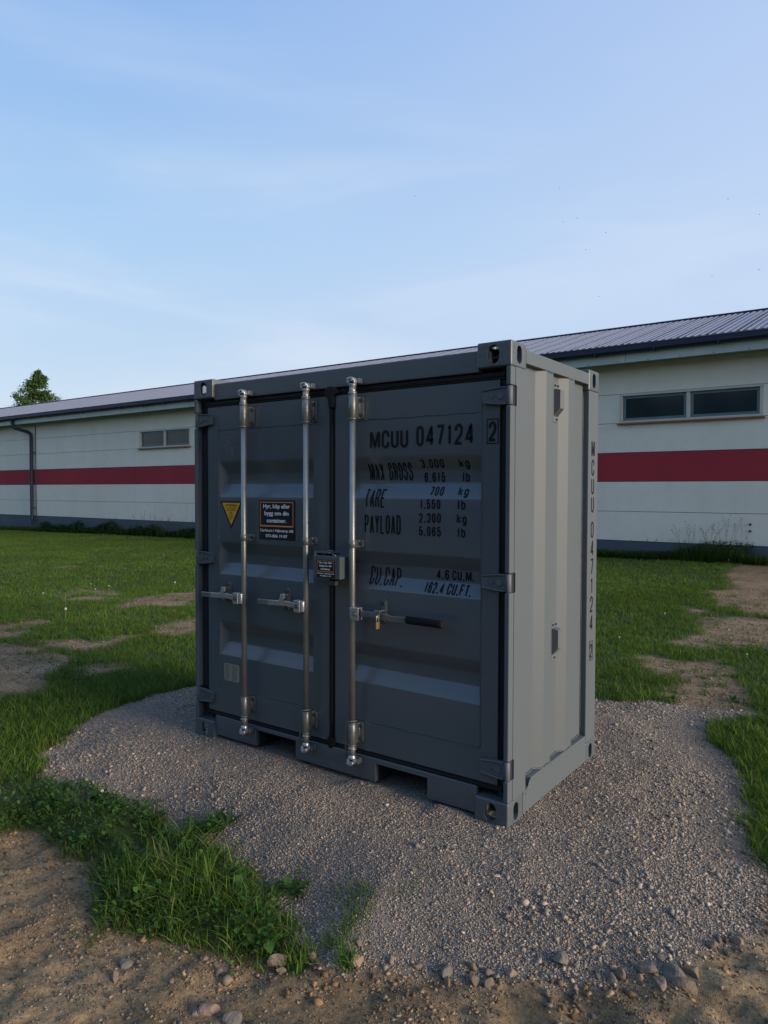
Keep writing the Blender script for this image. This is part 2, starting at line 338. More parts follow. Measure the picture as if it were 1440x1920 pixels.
# ground sheet: dense near the camera, stretched out to the horizon
def axis_pts(a, b, step, far, g=1.14):
    c = list(np.arange(a, b+1e-6, step)); s = step; v = b
    while v < far: s *= g; v += s; c.append(v)
    s = step; v = a; lo = []
    while v > -far: s *= g; v -= s; lo.append(v)
    return np.array(lo[::-1]+c)
gx = axis_pts(-3.8, 1.9, .0165, 420, 1.06); gy = axis_pts(-2.4, 3.0, .0165, 420, 1.06)
GX, GY = np.meshgrid(gx, gy); fx, fy = GX.ravel(), GY.ravel()
GZ = terrain(fx, fy)
wx = (fbm(fx, fy, 3.2, 3, 51)-.5)*.35; wy = (fbm(fx, fy, 3.2, 3, 61)-.5)*.35
def masks(x, y):
    """gravel, grass, weights in 0..1"""
    n1 = (fbm(x, y, 6, 3, 71)-.5)*.14
    g = sst(-.05, .05, sdf(PAD, x, y)+n1)
    fr = sst(-.03, .05, sdf(FRONT, x, y)+n1)
    pt = np.zeros(x.shape)
    wxx = (fbm(x, y, 2.4, 5, 81)-.5)*1.0; wyy = (fbm(x, y, 2.4, 5, 91)-.5)*1.0
    for p in PATCH: pt = np.maximum(pt, sst(-.16, .03, sdf(p, x+wxx*.45, y+wyy*.45)))
    gr = (1-g)*(1-fr)*(1-pt)*(1-((x > -.25) & (y < .38)))
    return g, gr
Gm, Grm = masks(fx, fy)
V = np.stack([fx, fy, GZ], 1); nx, ny = len(gx), len(gy)
idx = np.arange(nx*ny).reshape(ny, nx)
Q = np.stack([idx[:-1, :-1], idx[:-1, 1:], idx[1:, 1:], idx[1:, :-1]], -1).reshape(-1, 4)
gm = bpy.data.materials.new('ground_soil_gravel_turf'); gm.use_nodes = True
n = gm.node_tree.nodes; l = gm.node_tree.links; b = n['Principled BSDF']; b.inputs['Roughness'].default_value = .92; b.inputs['Specular IOR Level'].default_value = .2
def nn(t, **k):
    q_ = n.new(t)
    for a_, v_ in k.items(): q_.inputs[a_].default_value = v_
    return q_
at = n.new('ShaderNodeAttribute'); at.attribute_name = 'tint'; sp = n.new('ShaderNodeSeparateColor'); l.new(at.outputs['Color'], sp.inputs[0])
t = n.new('ShaderNodeTexCoord')
def tex(kind, scale, detail=5, rough=.6):
    z = n.new(kind); z.inputs['Scale'].default_value = scale; l.new(t.outputs['Object'], z.inputs['Vector'])
    if kind == 'ShaderNodeTexNoise': z.inputs['Detail'].default_value = detail; z.inputs['Roughness'].default_value = rough
    return z
def ramp(src, stops):
    r_ = n.new('ShaderNodeValToRGB'); e_ = r_.color_ramp.elements
    e_[0].position, e_[0].color = stops[0][0], (*stops[0][1], 1); e_[1].position, e_[1].color = stops[-1][0], (*stops[-1][1], 1)
    for p_, c_ in stops[1:-1]: q_ = e_.new(p_); q_.color = (*c_, 1)
    l.new(src, r_.inputs[0]); return r_.outputs[0]
def mixc(f, a_, b_, mode='MIX'):
    x = n.new('ShaderNodeMix'); x.data_type = 'RGBA'; x.blend_type = mode
    (l.new(f, x.inputs[0]) if not isinstance(f, float) else setattr(x.inputs[0], 'default_value', f))
    l.new(a_, x.inputs[6]); l.new(b_, x.inputs[7]); return x.outputs[2]
n1_ = tex('ShaderNodeTexNoise', 1.3, 8, .65); n2_ = tex('ShaderNodeTexNoise', 45, 5, .7); n3_ = tex('ShaderNodeTexNoise', 9, 6, .65)
soil = ramp(n1_.outputs[0], [(.3, (.135, .094, .052)), (.5, (.215, .153, .087)), (.72, (.29, .212, .122))])
soil2 = ramp(n2_.outputs[0], [(.32, (.45, .45, .45)), (.5, (1, 1, 1)), (.7, (1.5, 1.45, 1.4))])
soil = mixc(.8, soil, soil2, 'MULTIPLY')
soil3 = ramp(n3_.outputs[0], [(.35, (.72, .72, .72)), (.6, (1.1, 1.1, 1.1))]); soil = mixc(.8, soil, soil3, 'MULTIPLY')
vg = tex('ShaderNodeTexVoronoi', 230); vg.feature = 'F1'
sv = n.new('ShaderNodeSeparateColor'); l.new(vg.outputs['Color'], sv.inputs[0])
grav = ramp(sv.outputs[0], [(0, (.08, .076, .07)), (.3, (.18, .165, .15)), (.55, (.27, .235, .20)), (.8, (.24, .225, .205)), (1, (.40, .35, .29))])
grav = mixc(.7, grav, ramp(n1_.outputs[0], [(.3, (.8, .78, .76)), (.7, (1.1, 1.08, 1.05))]), 'MULTIPLY')
turf = ramp(n2_.outputs[0], [(.3, (.020, .034, .008)), (.55, (.032, .052, .012)), (.75, (.065, .058, .026))])
c0 = mixc(sp.outputs[0], soil, grav); c0 = mixc(sp.outputs[1], c0, turf); l.new(c0, b.inputs['Base Color'])
n4_ = tex('ShaderNodeTexNoise', 170, 4, .7); bp0 = nn('ShaderNodeBump', Strength=.9, Distance=.0035); l.new(n4_.outputs[0], bp0.inputs['Height'])
bp1 = nn('ShaderNodeBump', Strength=1.0, Distance=.010); l.new(n2_.outputs[0], bp1.inputs['Height']); l.new(bp0.outputs[0], bp1.inputs['Normal'])
vi = n.new('ShaderNodeMath'); vi.operation = 'MULTIPLY'; l.new(vg.outputs['Distance'], vi.inputs[0]); l.new(sp.outputs[0], vi.inputs[1])
bp2 = nn('ShaderNodeBump', Strength=1.0, Distance=.005); bp2.invert = True; l.new(vi.outputs[0], bp2.inputs['Height']); l.new(bp1.outputs[0], bp2.inputs['Normal'])
l.new(bp2.outputs[0], b.inputs['Normal'])
M['ground'] = gm
me = np_mesh('ground', V, Q, None, np.stack([Gm, Grm, 0*Gm], 1), 'ground', True)
go = link('ground', me); tag(go, None, None, None, 'structure')

# ------------------------------------------------------------------ warehouse
YB = 12.55
root = thing('warehouse', 'long low white concrete warehouse with a red stripe and grey corrugated roof behind the container', 'building', (-20, YB, 0.1))
X0, X1 = -62.0, 13.0
courses = [(.515, 1.133), (1.143, 1.772), (2.402, 3.025), (3.035, 3.645), (3.655, 4.40)]
vj = [-60.0]+[-20.7-6.72*k for k in range(5, -1, -1)]+[-14.0, -7.3, -.55, 6.2]
wins = [(-20.42, -17.69), (-3.55, -.79), (5.3, 8.05), (-37.3, -34.57)]
def course(mb, z0, z1, holes=()):
    xs = [X0]+vj+[X1]
    for a, c in zip(xs[:-1], xs[1:]):
        segs = [(a+.005, c-.005)]
        for h0, h1 in holes:
            ns = []
            for p, q_ in segs:
                if h0 > p and h1 < q_: ns += [(p, h0), (h1, q_)]
                else: ns.append((p, q_))
            segs = ns
        for p, q_ in segs: mb.box(p, q_, YB, YB+.16, z0, z1)
mb = MB()
for k, (z0, z1) in enumerate(courses): course(mb, z0, z1, wins if k == 3 else ())
mb.box(X0, X0+.2, YB+.17, 20.45, .3, 4.4); mb.box(X1-.2, X1, YB+.17, 20.45, .3, 4.4); mb.box(X0, X1, 20.46, 20.6, .3, 4.4)
for xx in (X0+.02, X1-.18): mb.prism([(YB, 4.41), (20.5, 4.41), (16.5, 5.75)], 0, xx, xx+.16)
obj('wall', mb, 'wall', root, fixn=True)
mb = MB(); course(mb, 1.782, 2.392); obj('red_stripe', mb, 'stripe', root)
mb = MB(); mb.box(X0, X1, YB+.012, YB+.2, -.8, .505); obj('foundation', mb, 'found', root)
mb = MB(); mb.box(X0+.01, X1-.01, YB+.05, YB+.10, .51, 3.03); mb.box(X0+.01, X1-.01, YB+.05, YB+.10, 3.65, 4.39)
xs = [X0+.01]+sorted([v for wv in wins for v in wv])+[X1-.01]
for k in range(0, len(xs), 2): mb.box(xs[k], xs[k+1], YB+.05, YB+.10, 3.031, 3.649)
obj('joint_backing', mb, 'joint', root)
for (a, c) in wins:
    z0, z1 = 3.03, 3.65
    mb = MB(); yf = YB-.012
    mb.box(a, c, yf, YB+.12, z1-.05, z1-.002); mb.box(a, c, yf, YB+.12, z0+.002, z0+.045)
    mb.box(a, a+.06, yf, YB+.12, z0+.045, z1-.05); mb.box(c-.06, c, yf, YB+.12, z0+.045, z1-.05)
    m_x = (a+c)/2+.01; mb.box(m_x-.035, m_x+.035, yf+.005, YB+.12, z0+.045, z1-.05)
    f = obj('window', mb, 'cream', root, .004)
    for p, q_ in ((a+.062, m_x-.037), (m_x+.037, c-.062)):
        s_ = MB(); y0, y1 = YB+.03, YB+.075; e0, e1 = z0+.047, z1-.052; t_ = .055
        s_.box(p, q_, y0, y1, e1-t_, e1); s_.box(p, q_, y0, y1, e0, e0+t_); s_.box(p, p+t_, y0, y1, e0+t_, e1-t_); s_.box(q_-t_, q_, y0, y1, e0+t_, e1-t_)
        obj('sash', s_, 'sash', f, .004)
        g_ = MB(); g_.box(p+t_-.005, q_-t_+.005, YB+.05, YB+.06, e0+t_-.005, e1-t_+.005); obj('pane', g_, 'glass', f)
    s_ = MB(); s_.prism([(YB-.075, z0-.035), (YB-.075, z0-.012), (YB-.014, z0+.004), (YB+.1, z0+.004), (YB+.1, z0-.03), (YB-.005, z0-.035)], 0, a-.04, c+.04); obj('sill', s_, 'sill', f)
# roof
YE, ZE, YR, ZR = 12.06, 4.60, 16.5, 5.93
per = .137; nper = int((X1+.5-(X0-.5))/per); mb = MB(); vs = []; prof = [(0, 0), (.060, 0), (.068, .017), (.129, .017)]
xs = []
for k in range(nper):
    for a, h in prof: xs.append((X0-.5+k*per+a, h))
def sheet(mb, ya, za, yb, zb):
    vs = [(x, ya, za+h) for x, h in xs]+[(x, yb, zb+h) for x, h in xs]; n_ = len(xs)
    mb.add(vs, [(i, i+1, n_+i+1, n_+i) for i in range(n_-1) if i % 16 not in (0, 1)], 0); mb.add(vs, [(i, i+1, n_+i+1, n_+i) for i in range(n_-1) if i % 16 in (0, 1)], 2)  # some valleys coloured dark in place of rib shade
    fr = [(x, ya+.004, za+h-.004) for x, h in xs]+[(x, ya+.004, za-.03) for x, h in xs]
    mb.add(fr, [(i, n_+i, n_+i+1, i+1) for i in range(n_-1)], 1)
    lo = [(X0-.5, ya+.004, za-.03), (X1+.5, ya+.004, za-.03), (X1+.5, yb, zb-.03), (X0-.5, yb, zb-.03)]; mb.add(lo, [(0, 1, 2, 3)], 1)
sheet(mb, YE, ZE, YR, ZR); sheet(mb, 2*YR-YE, ZE, YR+.002, ZR)
for k in range(nper):
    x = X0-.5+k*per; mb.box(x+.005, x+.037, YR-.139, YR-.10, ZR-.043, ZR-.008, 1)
x = -56.0
while x < X1:
    mb.add([(x, YE, ZE+.019), (x+.05, YE, ZE+.019), (x+.05, YR-.15, ZR-.15*(ZR-ZE)/(YR-YE)+.019), (x, YR-.15, ZR-.15*(ZR-ZE)/(YR-YE)+.019)], [(0, 1, 2, 3)], 2); x += per*4  # sheet overlap strips, their shadow lines painted in as dark colour
rf = obj('roof', mb, ['roof', 'roofend', 'rib_shade'], root, fixn=False)
mb = MB()
for k in range(0, nper):
    x = X0-.5+k*per+.0985
    if x < -14: continue
    if k % 2: continue
    for t_ in (.12, .37, .62, .87):
        y = YE+(YR-YE)*t_; z = ZE+(ZR-ZE)*t_+.012; mb.box(x-.006, x+.006, y-.008, y+.008, z+.009, z+.016)
obj('roof_screws', mb, 'roofend', rf)['kind'] = 'stuff'
mb = MB(); mb.prism([(YR-.14, ZR-.005), (YR-.14, ZR+.012), (YR, ZR+.052), (YR+.14, ZR+.012), (YR+.14, ZR-.005), (YR, ZR+.034)], 0, X0-.52, X1+.52); obj('ridge_cap', mb, 'gutter', rf)
# gutter (half round-ish trough) and fascia
mb = MB(); gp = [(11.93, 4.565), (11.93, 4.46), (11.96, 4.425), (12.02, 4.415), (12.075, 4.44), (12.085, 4.565), (12.075, 4.565), (12.065, 4.45), (12.02, 4.43), (11.965, 4.44), (11.942, 4.47), (11.942, 4.565)]
mb.prism(gp, 0, X0-.5, X1+.5); mb.cyl((X0-.5, 11.93, 4.568), (X1+.5, 11.93, 4.568), .012, n=8)
gt = obj('gutter', mb, 'gutter', root)
mb = MB(); x = -61.5
while x < X1:
    mb = MB(); mb.box(x, x+.025, 11.925, 12.07, 4.40, 4.414); mb.box(x, x+.025, 11.921, 11.929, 4.41, 4.55); x += 1.2; obj('gutter_bracket', mb, 'gutter', gt)
mb = MB(); mb.box(X0-.45, X1+.45, 12.09, 12.12, 4.235, 4.60); fa = obj('fascia', mb, 'fascia', root)
mb = MB(); x = -29.5
while x < X1:
    mb = MB(); mb.cyl((x, 12.084, 4.262), (x, 12.09, 4.262), .012, n=6); x += .62; obj('fascia_screw', mb, 'roofend', fa)
for x in (-3.30, -19.4):
    mb = MB(); mb.box(x, x+.006, 12.087, 12.091, 4.237, 4.42); obj('fascia_joint', mb, 'roofend', fa)
mb = MB(); mb.box(X0-.45, X1+.45, 12.121, YB-.003, 4.27, 4.29); mb.box(X0-.45, X1+.45, 12.121, YB+.15, 4.41, 4.43); obj('soffit', mb, 'soffit', root)
# downpipe
mb = MB(); mb.cyl((-28.2, 12.02, 4.43), (-28.2, 12.02, 4.27), .075, .06); 
mb.tube([(-28.2, 12.02, 4.32), (-28.2, 12.03, 4.18), (-28.12, 12.10, 4.08), (-27.66, 12.38, 3.93), (-27.56, 12.44, 3.84), (-27.55, 12.45, 3.72), (-27.55, 12.45, .42), (-27.53, 12.44, .30), (-27.42, 12.38, .24), (-27.2, 12.28, .20)], .066, 12)
dp = obj('downpipe', mb, 'gutter', root)
for z in (3.1, .85):
    mb = MB(); mb.cyl((-27.55, 12.45, z-.02), (-27.55, 12.45, z+.02), .068); mb.box(-27.53, -27.40, 12.44, YB, z-.012, z+.012); obj('pipe_clip', mb, 'gutter', dp)
mb = MB(); mb.cyl((-27.36, YB-.02, .25), (-27.36, YB-.02, 4.2), .014, n=6); obj('lightning_wire', mb, 'joint', root)
mb = MB()
for z in (.93, .80): mb.cyl((-.98, YB-.03, z), (-.98, YB, z), .022, n=8)
obj('wall_bolt', mb, 'roofend', root)

# ------------------------------------------------------------------ container
W_, D_, H_ = 2.205, 1.154, 2.26
con = thing('shipping_container', 'small grey steel shipping container with galvanised lock rods standing on a gravel pad', 'container', (-1.1, .577, 0))
# corner castings
def slot_pts(n_=24, rw=.031, rh=.048):
    pts = []
    for i in range(n_):
        a = 2*math.pi*i/n_; cx_, sz = math.cos(a), math.sin(a)
        pts.append((rw*cx_, (rh-rw)*(1 if sz >= 0 else -1)+rw*sz))
    return pts
def make_casting():
    # local: outer corner at origin; extends -x (.178), +y (.162), +z (.118)
    o = obj('corner_casting', MB().box(-.178, 0, 0, .162, 0, .118), 'casting', None, .011, 4)
    c1 = obj('c', MB().box(-.160, -.020, .020, .146, .016, .102), 'casting'); boolean(o, c1)
    c2 = obj('c', MB().prism([(-.092+x, .059+z) for x, z in slot_pts(rw=.030, rh=.044)], 1, -.01, .05), 'casting'); boolean(o, c2)
    c3 = obj('c', MB().prism([(.083+x, .059+z) for x, z in slot_pts(rw=.026, rh=.042)], 0, -.05, .01), 'casting'); boolean(o, c3)
    c4 = obj('c', MB().prism([(-.092+x*1.6, .083+z) for x, z in slot_pts(rw=.028, rh=.034)], 2, -.01, .05), 'casting'); boolean(o, c4)
    me = o.data; bpy.data.objects.remove(o); return me
cast = make_casting()
def place_casting(px, py, pz, sx, sy, sz):
    me = cast.copy(); me.transform(Matrix.Diagonal((sx, sy, sz, 1))); 
    if sx*sy*sz < 0: me.flip_normals()
    me.transform(Matrix.Translation((px, py, pz)))
    return link('corner_casting', me, con)
for px, sx in ((0, 1), (-W_, -1)):
    for py, sy in ((0, 1), (D_, -1)):
        place_casting(px, py, 0, sx, sy, 1); place_casting(px, py, H_, sx, sy, -1)
# posts
hz_ = [(2.052, 1.965), (1.186, 1.101), (.309, .222)]
for sx, ox in ((1, 0), (-1, -W_)):
    def X(a, c): return (min(ox+sx*a, ox+sx*c), max(ox+sx*a, ox+sx*c))
    mb = MB(); zz = [.118]+[z for p in reversed(hz_) for z in (p[1]-.003, p[0]+.003)]+[2.142]
    a0, a1 = X(-.028, -.002)
    for z0, z1 in zip(zz[::2], zz[1::2]): mb.box(a0, a1, .002, .05, z0, z1)      # flange, broken at the hinges
    o = obj('corner_post', mb, 'side', con, .007, 3)
    mb = MB()
    mb.box(*X(-.012, -.002), .0625, .19, .1185, 2.1415)
    for z0, z1 in zip(zz[::2], zz[1::2]): mb.box(*X(-.012, -.002), .0505, .0624, z0+.0005, z1-.0005)
    mb.box(*X(-.085, -.0125), .075, .19, .1186, 2.1414)
    obj('post_web', mb, 'side', o)
    mb = MB(); mb.box(*X(-.165, -.002), 1.0, D_-.002, .1185, 2.1415); obj('corner_post', mb, 'side', con, .006, 2)
    # rails
    mb = MB(); mb.box(*X(-.06, -.001), .1625, D_-.1625, 2.172, 2.236); tr = obj('top_side_rail', mb, 'side', con, .004, 2)
    mb = MB(); mb.prism([(.1625, .012), (D_-.1625, .012), (D_-.1625, .205), (.90, .205), (.30, .175), (.205, .150), (.19, .100), (.1625, .085)] if 0 else [(.1625, .015), (D_-.1625, .015), (D_-.1625, .165), (.245, .165), (.225, .135), (.19, .120), (.1625, .112)], 0, *X(-.06, -.0)); obj('bottom_side_rail', mb, 'side', con, .004, 2)
    # corrugated side
    prof = [(.19, -.038), (.345, -.038), (.405, -.004), (.490, -.004), (.550, -.038), (.638, -.038), (.698, -.004), (.780, -.004), (.840, -.038), (.999, -.038)]
    mb = MB(); zs = (.14, 2.19); vs = []
    for y, xo in prof: vs += [(ox+sx*xo, y, zs[0]), (ox+sx*xo, y, zs[1])]
    fs = [(2*i, 2*i+2, 2*i+3, 2*i+1) if sx > 0 else (2*i, 2*i+1, 2*i+3, 2*i+2) for i in range(len(prof)-1)]
    mb.add(vs, fs)
    vs2 = [(x-sx*.003, y, z) for x, y, z in vs]; mb.add(vs2, [f[::-1] for f in fs])
    sw = obj('side_wall', mb, 'side', con, fixn=False)
    if sx > 0:
        wb = MB(); pts = []
        def ins(y):
            for (ya, xa), (yb, xb) in zip(prof[:-1], prof[1:]):
                if ya <= y <= yb: return xa+(xb-xa)*(y-ya)/(yb-ya)
        ys = np.arange(.20, .995, .012); wb.tube([(ins(y)+.003, y, .168+.0025*math.sin(y*60)) for y in ys], .004, 6); 
        wb.tube([(ins(y)+.002, y, 2.171+.002*math.sin(y*50)) for y in ys], .003, 6)
        wb.tube([(-.002, .186, .10), (-.001, .215, .122), (-.001, .232, .150), (-.001, .25, .166)], .004, 6)
        wb.tube([(-.036, .997, z) for z in np.arange(.17, 2.16, .05)], .003, 6)
        obj('weld_bead', wb, 'weld', sw)
        for zt, louv in ((2.135, 1), (.878, 0)):
            vb = MB(); y0, y1 = .567, .632; xb = -.0375
            vb.box(xb, xb+.004, y0, y1, zt-.205, zt)                         # back plate
            vt = zt-.030; vm = zt-.135; vl = zt-.175
            yp0, yp1 = y0+.004, y1-.006; xo = xb+.040
            vb.add([(xb+.004, yp0, vt), (xb+.004, yp1, vt), (xo, yp1-.004, vt-.008), (xo, yp0+.002, vt-.008), (xo, yp0+.002, vm), (xo, yp1-.004, vm), (xb+.004, yp0, vl), (xb+.004, yp1, vl)],
                   [(0, 1, 2, 3), (3, 2, 5, 4), (4, 5, 7, 6), (0, 3, 4, 6), (1, 7, 5, 2)])
            vo = obj('vent', vb, 'vent', con, .0015, 1)
            s2 = MB()
            if louv:
                for k in range(7):
                    t_ = .08+k*.13; z = vm+(vl-vm)*t_; x = xo+(xb+.004-xo)*t_; z2 = vm+(vl-vm)*(t_+.07); x2 = xo+(xb+.004-xo)*(t_+.07)
                    s2.add([(x+.0008, yp0+.006, z), (x+.0008, yp1-.008, z), (x2+.0008, yp1-.008, z2), (x2+.0008, yp0+.006, z2)], [(0, 1, 2, 3)])
                obj('vent_louvre', s2, 'inside', vo)
            for y, z in ((y0+.014, zt-.014), (y1-.016, zt-.014), (y0+.036, zt-.190)):
                s3 = MB(); s3.cyl((xb+.004, y, z), (xb+.012, y, z), .006, n=6); obj('vent_bolt', s3, 'bolt', vo)
# header, sill, rear frame, roof, floor, rear wall
mb = MB(); mb.box(-2.03, -.176, .018, .14, 2.128, 2.229); hd = obj('header_beam', mb, 'paint', con, .005, 2)
mb = MB()
mb.prism([(-2.03, .034), (-1.67, .034), (-1.67, .132), (-1.349, .132), (-1.349, .030), (-.778, .030), (-.778, .128), (-.455, .128), (-.455, .026), (-.176, .026), (-.176, .155), (-2.03, .155)], 1, .018, .045)
sl = obj('door_sill', mb, 'paint', con, .002, 1)
for a, c in ((-1.67, -1.349), (-.778, -.455)):
    mb = MB(); mb.box(a-.006, a, .046, 1.1, .03, .135); mb.box(c, c+.006, .046, 1.1, .03, .135); mb.box(a-.006, c+.006, .046, 1.1, .1355, .141); mb.box(a, c, 1.09, 1.1, .03, .1355); obj('forklift_pocket', mb, 'inside', con)
mb = MB(); mb.box(-2.03, -.176, .046, .12, .145, .156); obj('sill_top', mb, 'rubber', sl)
mb = MB(); mb.box(-2.03, -.18, D_-.05, D_-.004, 2.15, 2.236); mb.box(-2.03, -.18, D_-.05, D_-.004, .03, .16); obj('rear_frame', mb, 'paint', con)
mb = MB(); mb.box(-2.04, -.166, D_-.06, D_-.045, .16, 2.15); obj('rear_wall', mb, 'paint', con)
mb = MB(); mb.box(-2.15, -.055, .12, D_-.03, 2.205, 2.212); obj('roof_sheet', mb, 'paint', con)
mb = MB(); mb.box(-2.15, -.055, .14, D_-.06, .142, .17); obj('floor', mb, 'inside', con)
# doors
YD = .030; DEP = .042
RIBS = [(1.748, 1.668, 1.604, 1.530), (1.250, 1.180, 1.118, 1.050), (.757, .685, .623, .545)]
def smooth_lin(a, c, z): return float(np.clip((z-a)/(c-a), 0, 1))
def rib_depth(z):
    for a, b_, c, e_ in RIBS:
        if e_ < z < a:
            if z > b_: return smooth_lin(a, b_, z)
            if z < c: return smooth_lin(e_, c, z)
            return 1.0
    return 0.0
def door_y(x, z, xl=-2.0, xr=-1.222, tl=.036, tr_=.006):
    dx = min(max((x-xl)/tl, 0), 1)*min(max((xr-x)/tr_, 0), 1)
    return YD+DEP*min(rib_depth(z), dx)
DP = {'L': dict(xl=-2.0, xr=-1.222, tl=.036, tr_=.006), 'R': dict(xl=-.965, xr=-.162, tl=.006, tr_=.004)}
def door_sheet(side, xa, xb, za, zb):
    p = DP[side]; xs_ = {xa, xb, p['xl'], p['xl']+p['tl'], p['xr']-p['tr_'], p['xr']}; xs_ |= set(np.linspace(p['xl']+.002, p['xl']+p['tl']-.002, 6))
    zs_ = {za, zb, 1.943, .343}
    for rb in RIBS:
        for v in rb: zs_ |= {v-.009, v-.0045, v+.0045, v+.009, v}
        zs_ |= set(np.linspace(rb[0], rb[1], 5)[1:-1]) | set(np.linspace(rb[2], rb[3], 5)[1:-1])
    xs_ = sorted(xs_); zs_ = sorted(zs_); mb = MB(); vs = []
    def yy(x, z):  # soften the press lines a little
        return (door_y(x, z, **p)*2+door_y(x, z-.009, **p)+door_y(x, z+.009, **p))/4
    for z in zs_:
        for x in xs_: vs.append((x, yy(x, z), z))
    nx_ = len(xs_); mb.add(vs, [(j*nx_+i, j*nx_+i+1, (j+1)*nx_+i+1, (j+1)*nx_+i) for j in range(len(zs_)-1) for i in range(nx_-1)], 0, True)
    # edges and back
    e_ = .05
    mb.box(xa, xa+.004, YD+.0005, YD+e_, za, zb); mb.box(xb-.004, xb, YD+.0005, YD+e_, za, zb); mb.box(xa+.004, xb-.004, YD+.0005, YD+e_, zb-.004, zb); mb.box(xa+.004, xb-.004, YD+.0005, YD+e_, za, za+.004)
    return mb
doors = {}
def flat_shade(me, ang=.3):
    me.shade_auto = None
for side, (xa, xb), lab in (('L', (-2.105, -1.105), 'left door with yellow triangle and black sticker'), ('R', (-1.062, -.072), 'right door with painted weights')):
    mb = door_sheet(side, xa, xb, .182, 2.086)
    dr = obj('door', mb, 'paint', con, label=lab, fixn=False); doors[side] = dr
    bm = bmesh.new(); bm.from_mesh(dr.data)
    for e_ in bm.edges:
        if len(e_.link_faces) == 2 and e_.calc_face_angle(0) > .25: e_.smooth = False
    bm.to_mesh(dr.data); bm.free()
    p = DP[side]; wb = MB(); jit = lambda s: .0012*math.sin(s*91)+.0010*math.sin(s*37)
    vx = p['xl'] if side == 'L' else p['xr']+.004
    zr_ = np.arange(.343, 2.06, .02)
    wb.tube([(vx-.006+jit(z), YD-.0005, z) for z in zr_], .0028, 6)
    x0_, x1_ = (vx, -1.2) if side == 'L' else (-.93, vx-.006)
    for zz_ in (1.943, .343):
        wb.tube([(x, YD-.0005, zz_+jit(x)*1.4) for x in np.arange(x0_, x1_, .015)], .003, 6)
    obj('weld_bead', wb, 'weld', dr)
# rubber seal
mb = MB()
mb.box(-2.14, -.045, .033, .060, 2.088, 2.124); mb.box(-2.14, -.045, .026, .036, 2.100, 2.108)
mb.box(-2.14, -.045, .033, .060, .150, .180); mb.box(-2.14, -.045, .027, .038, .160, .168)
mb.box(-2.138, -2.107, .040, .070, .180, 2.088); mb.box(-.070, -.042, .040, .070, .180, 2.088)
mb.box(-1.1047, -1.0623, .034, .055, .180, 2.088); mb.box(-1.100, -1.082, .027, .036, .17, 2.1)
mb.box(-2.172, -2.138, .075, .09, .12, 2.13); mb.box(-.042, -.03, .06, .074, .12, 2.13)
mb.prism([(-1.135, 2.100), (-1.125, 2.130), (-1.085, 2.138), (-1.045, 2.122), (-1.025, 2.100), (-1.066, 2.085), (-1.068, 2.02), (-1.100, 2.02), (-1.108, 2.07)], 1, .014, .045)
mb.prism([(-1.11, .205), (-1.06, .205), (-1.062, .165), (-1.075, .145), (-1.10, .145), (-1.115, .165)], 1, .018, .045)
obj('door_seal', mb, 'rubber', con, .003, 1)
# added near-black plate, painted shade closing the gaps behind the seals
mb = MB(); mb.box(-2.15, -.03, .10, .105, .156, 2.13); obj('shadow_plate', mb, 'inside', con)

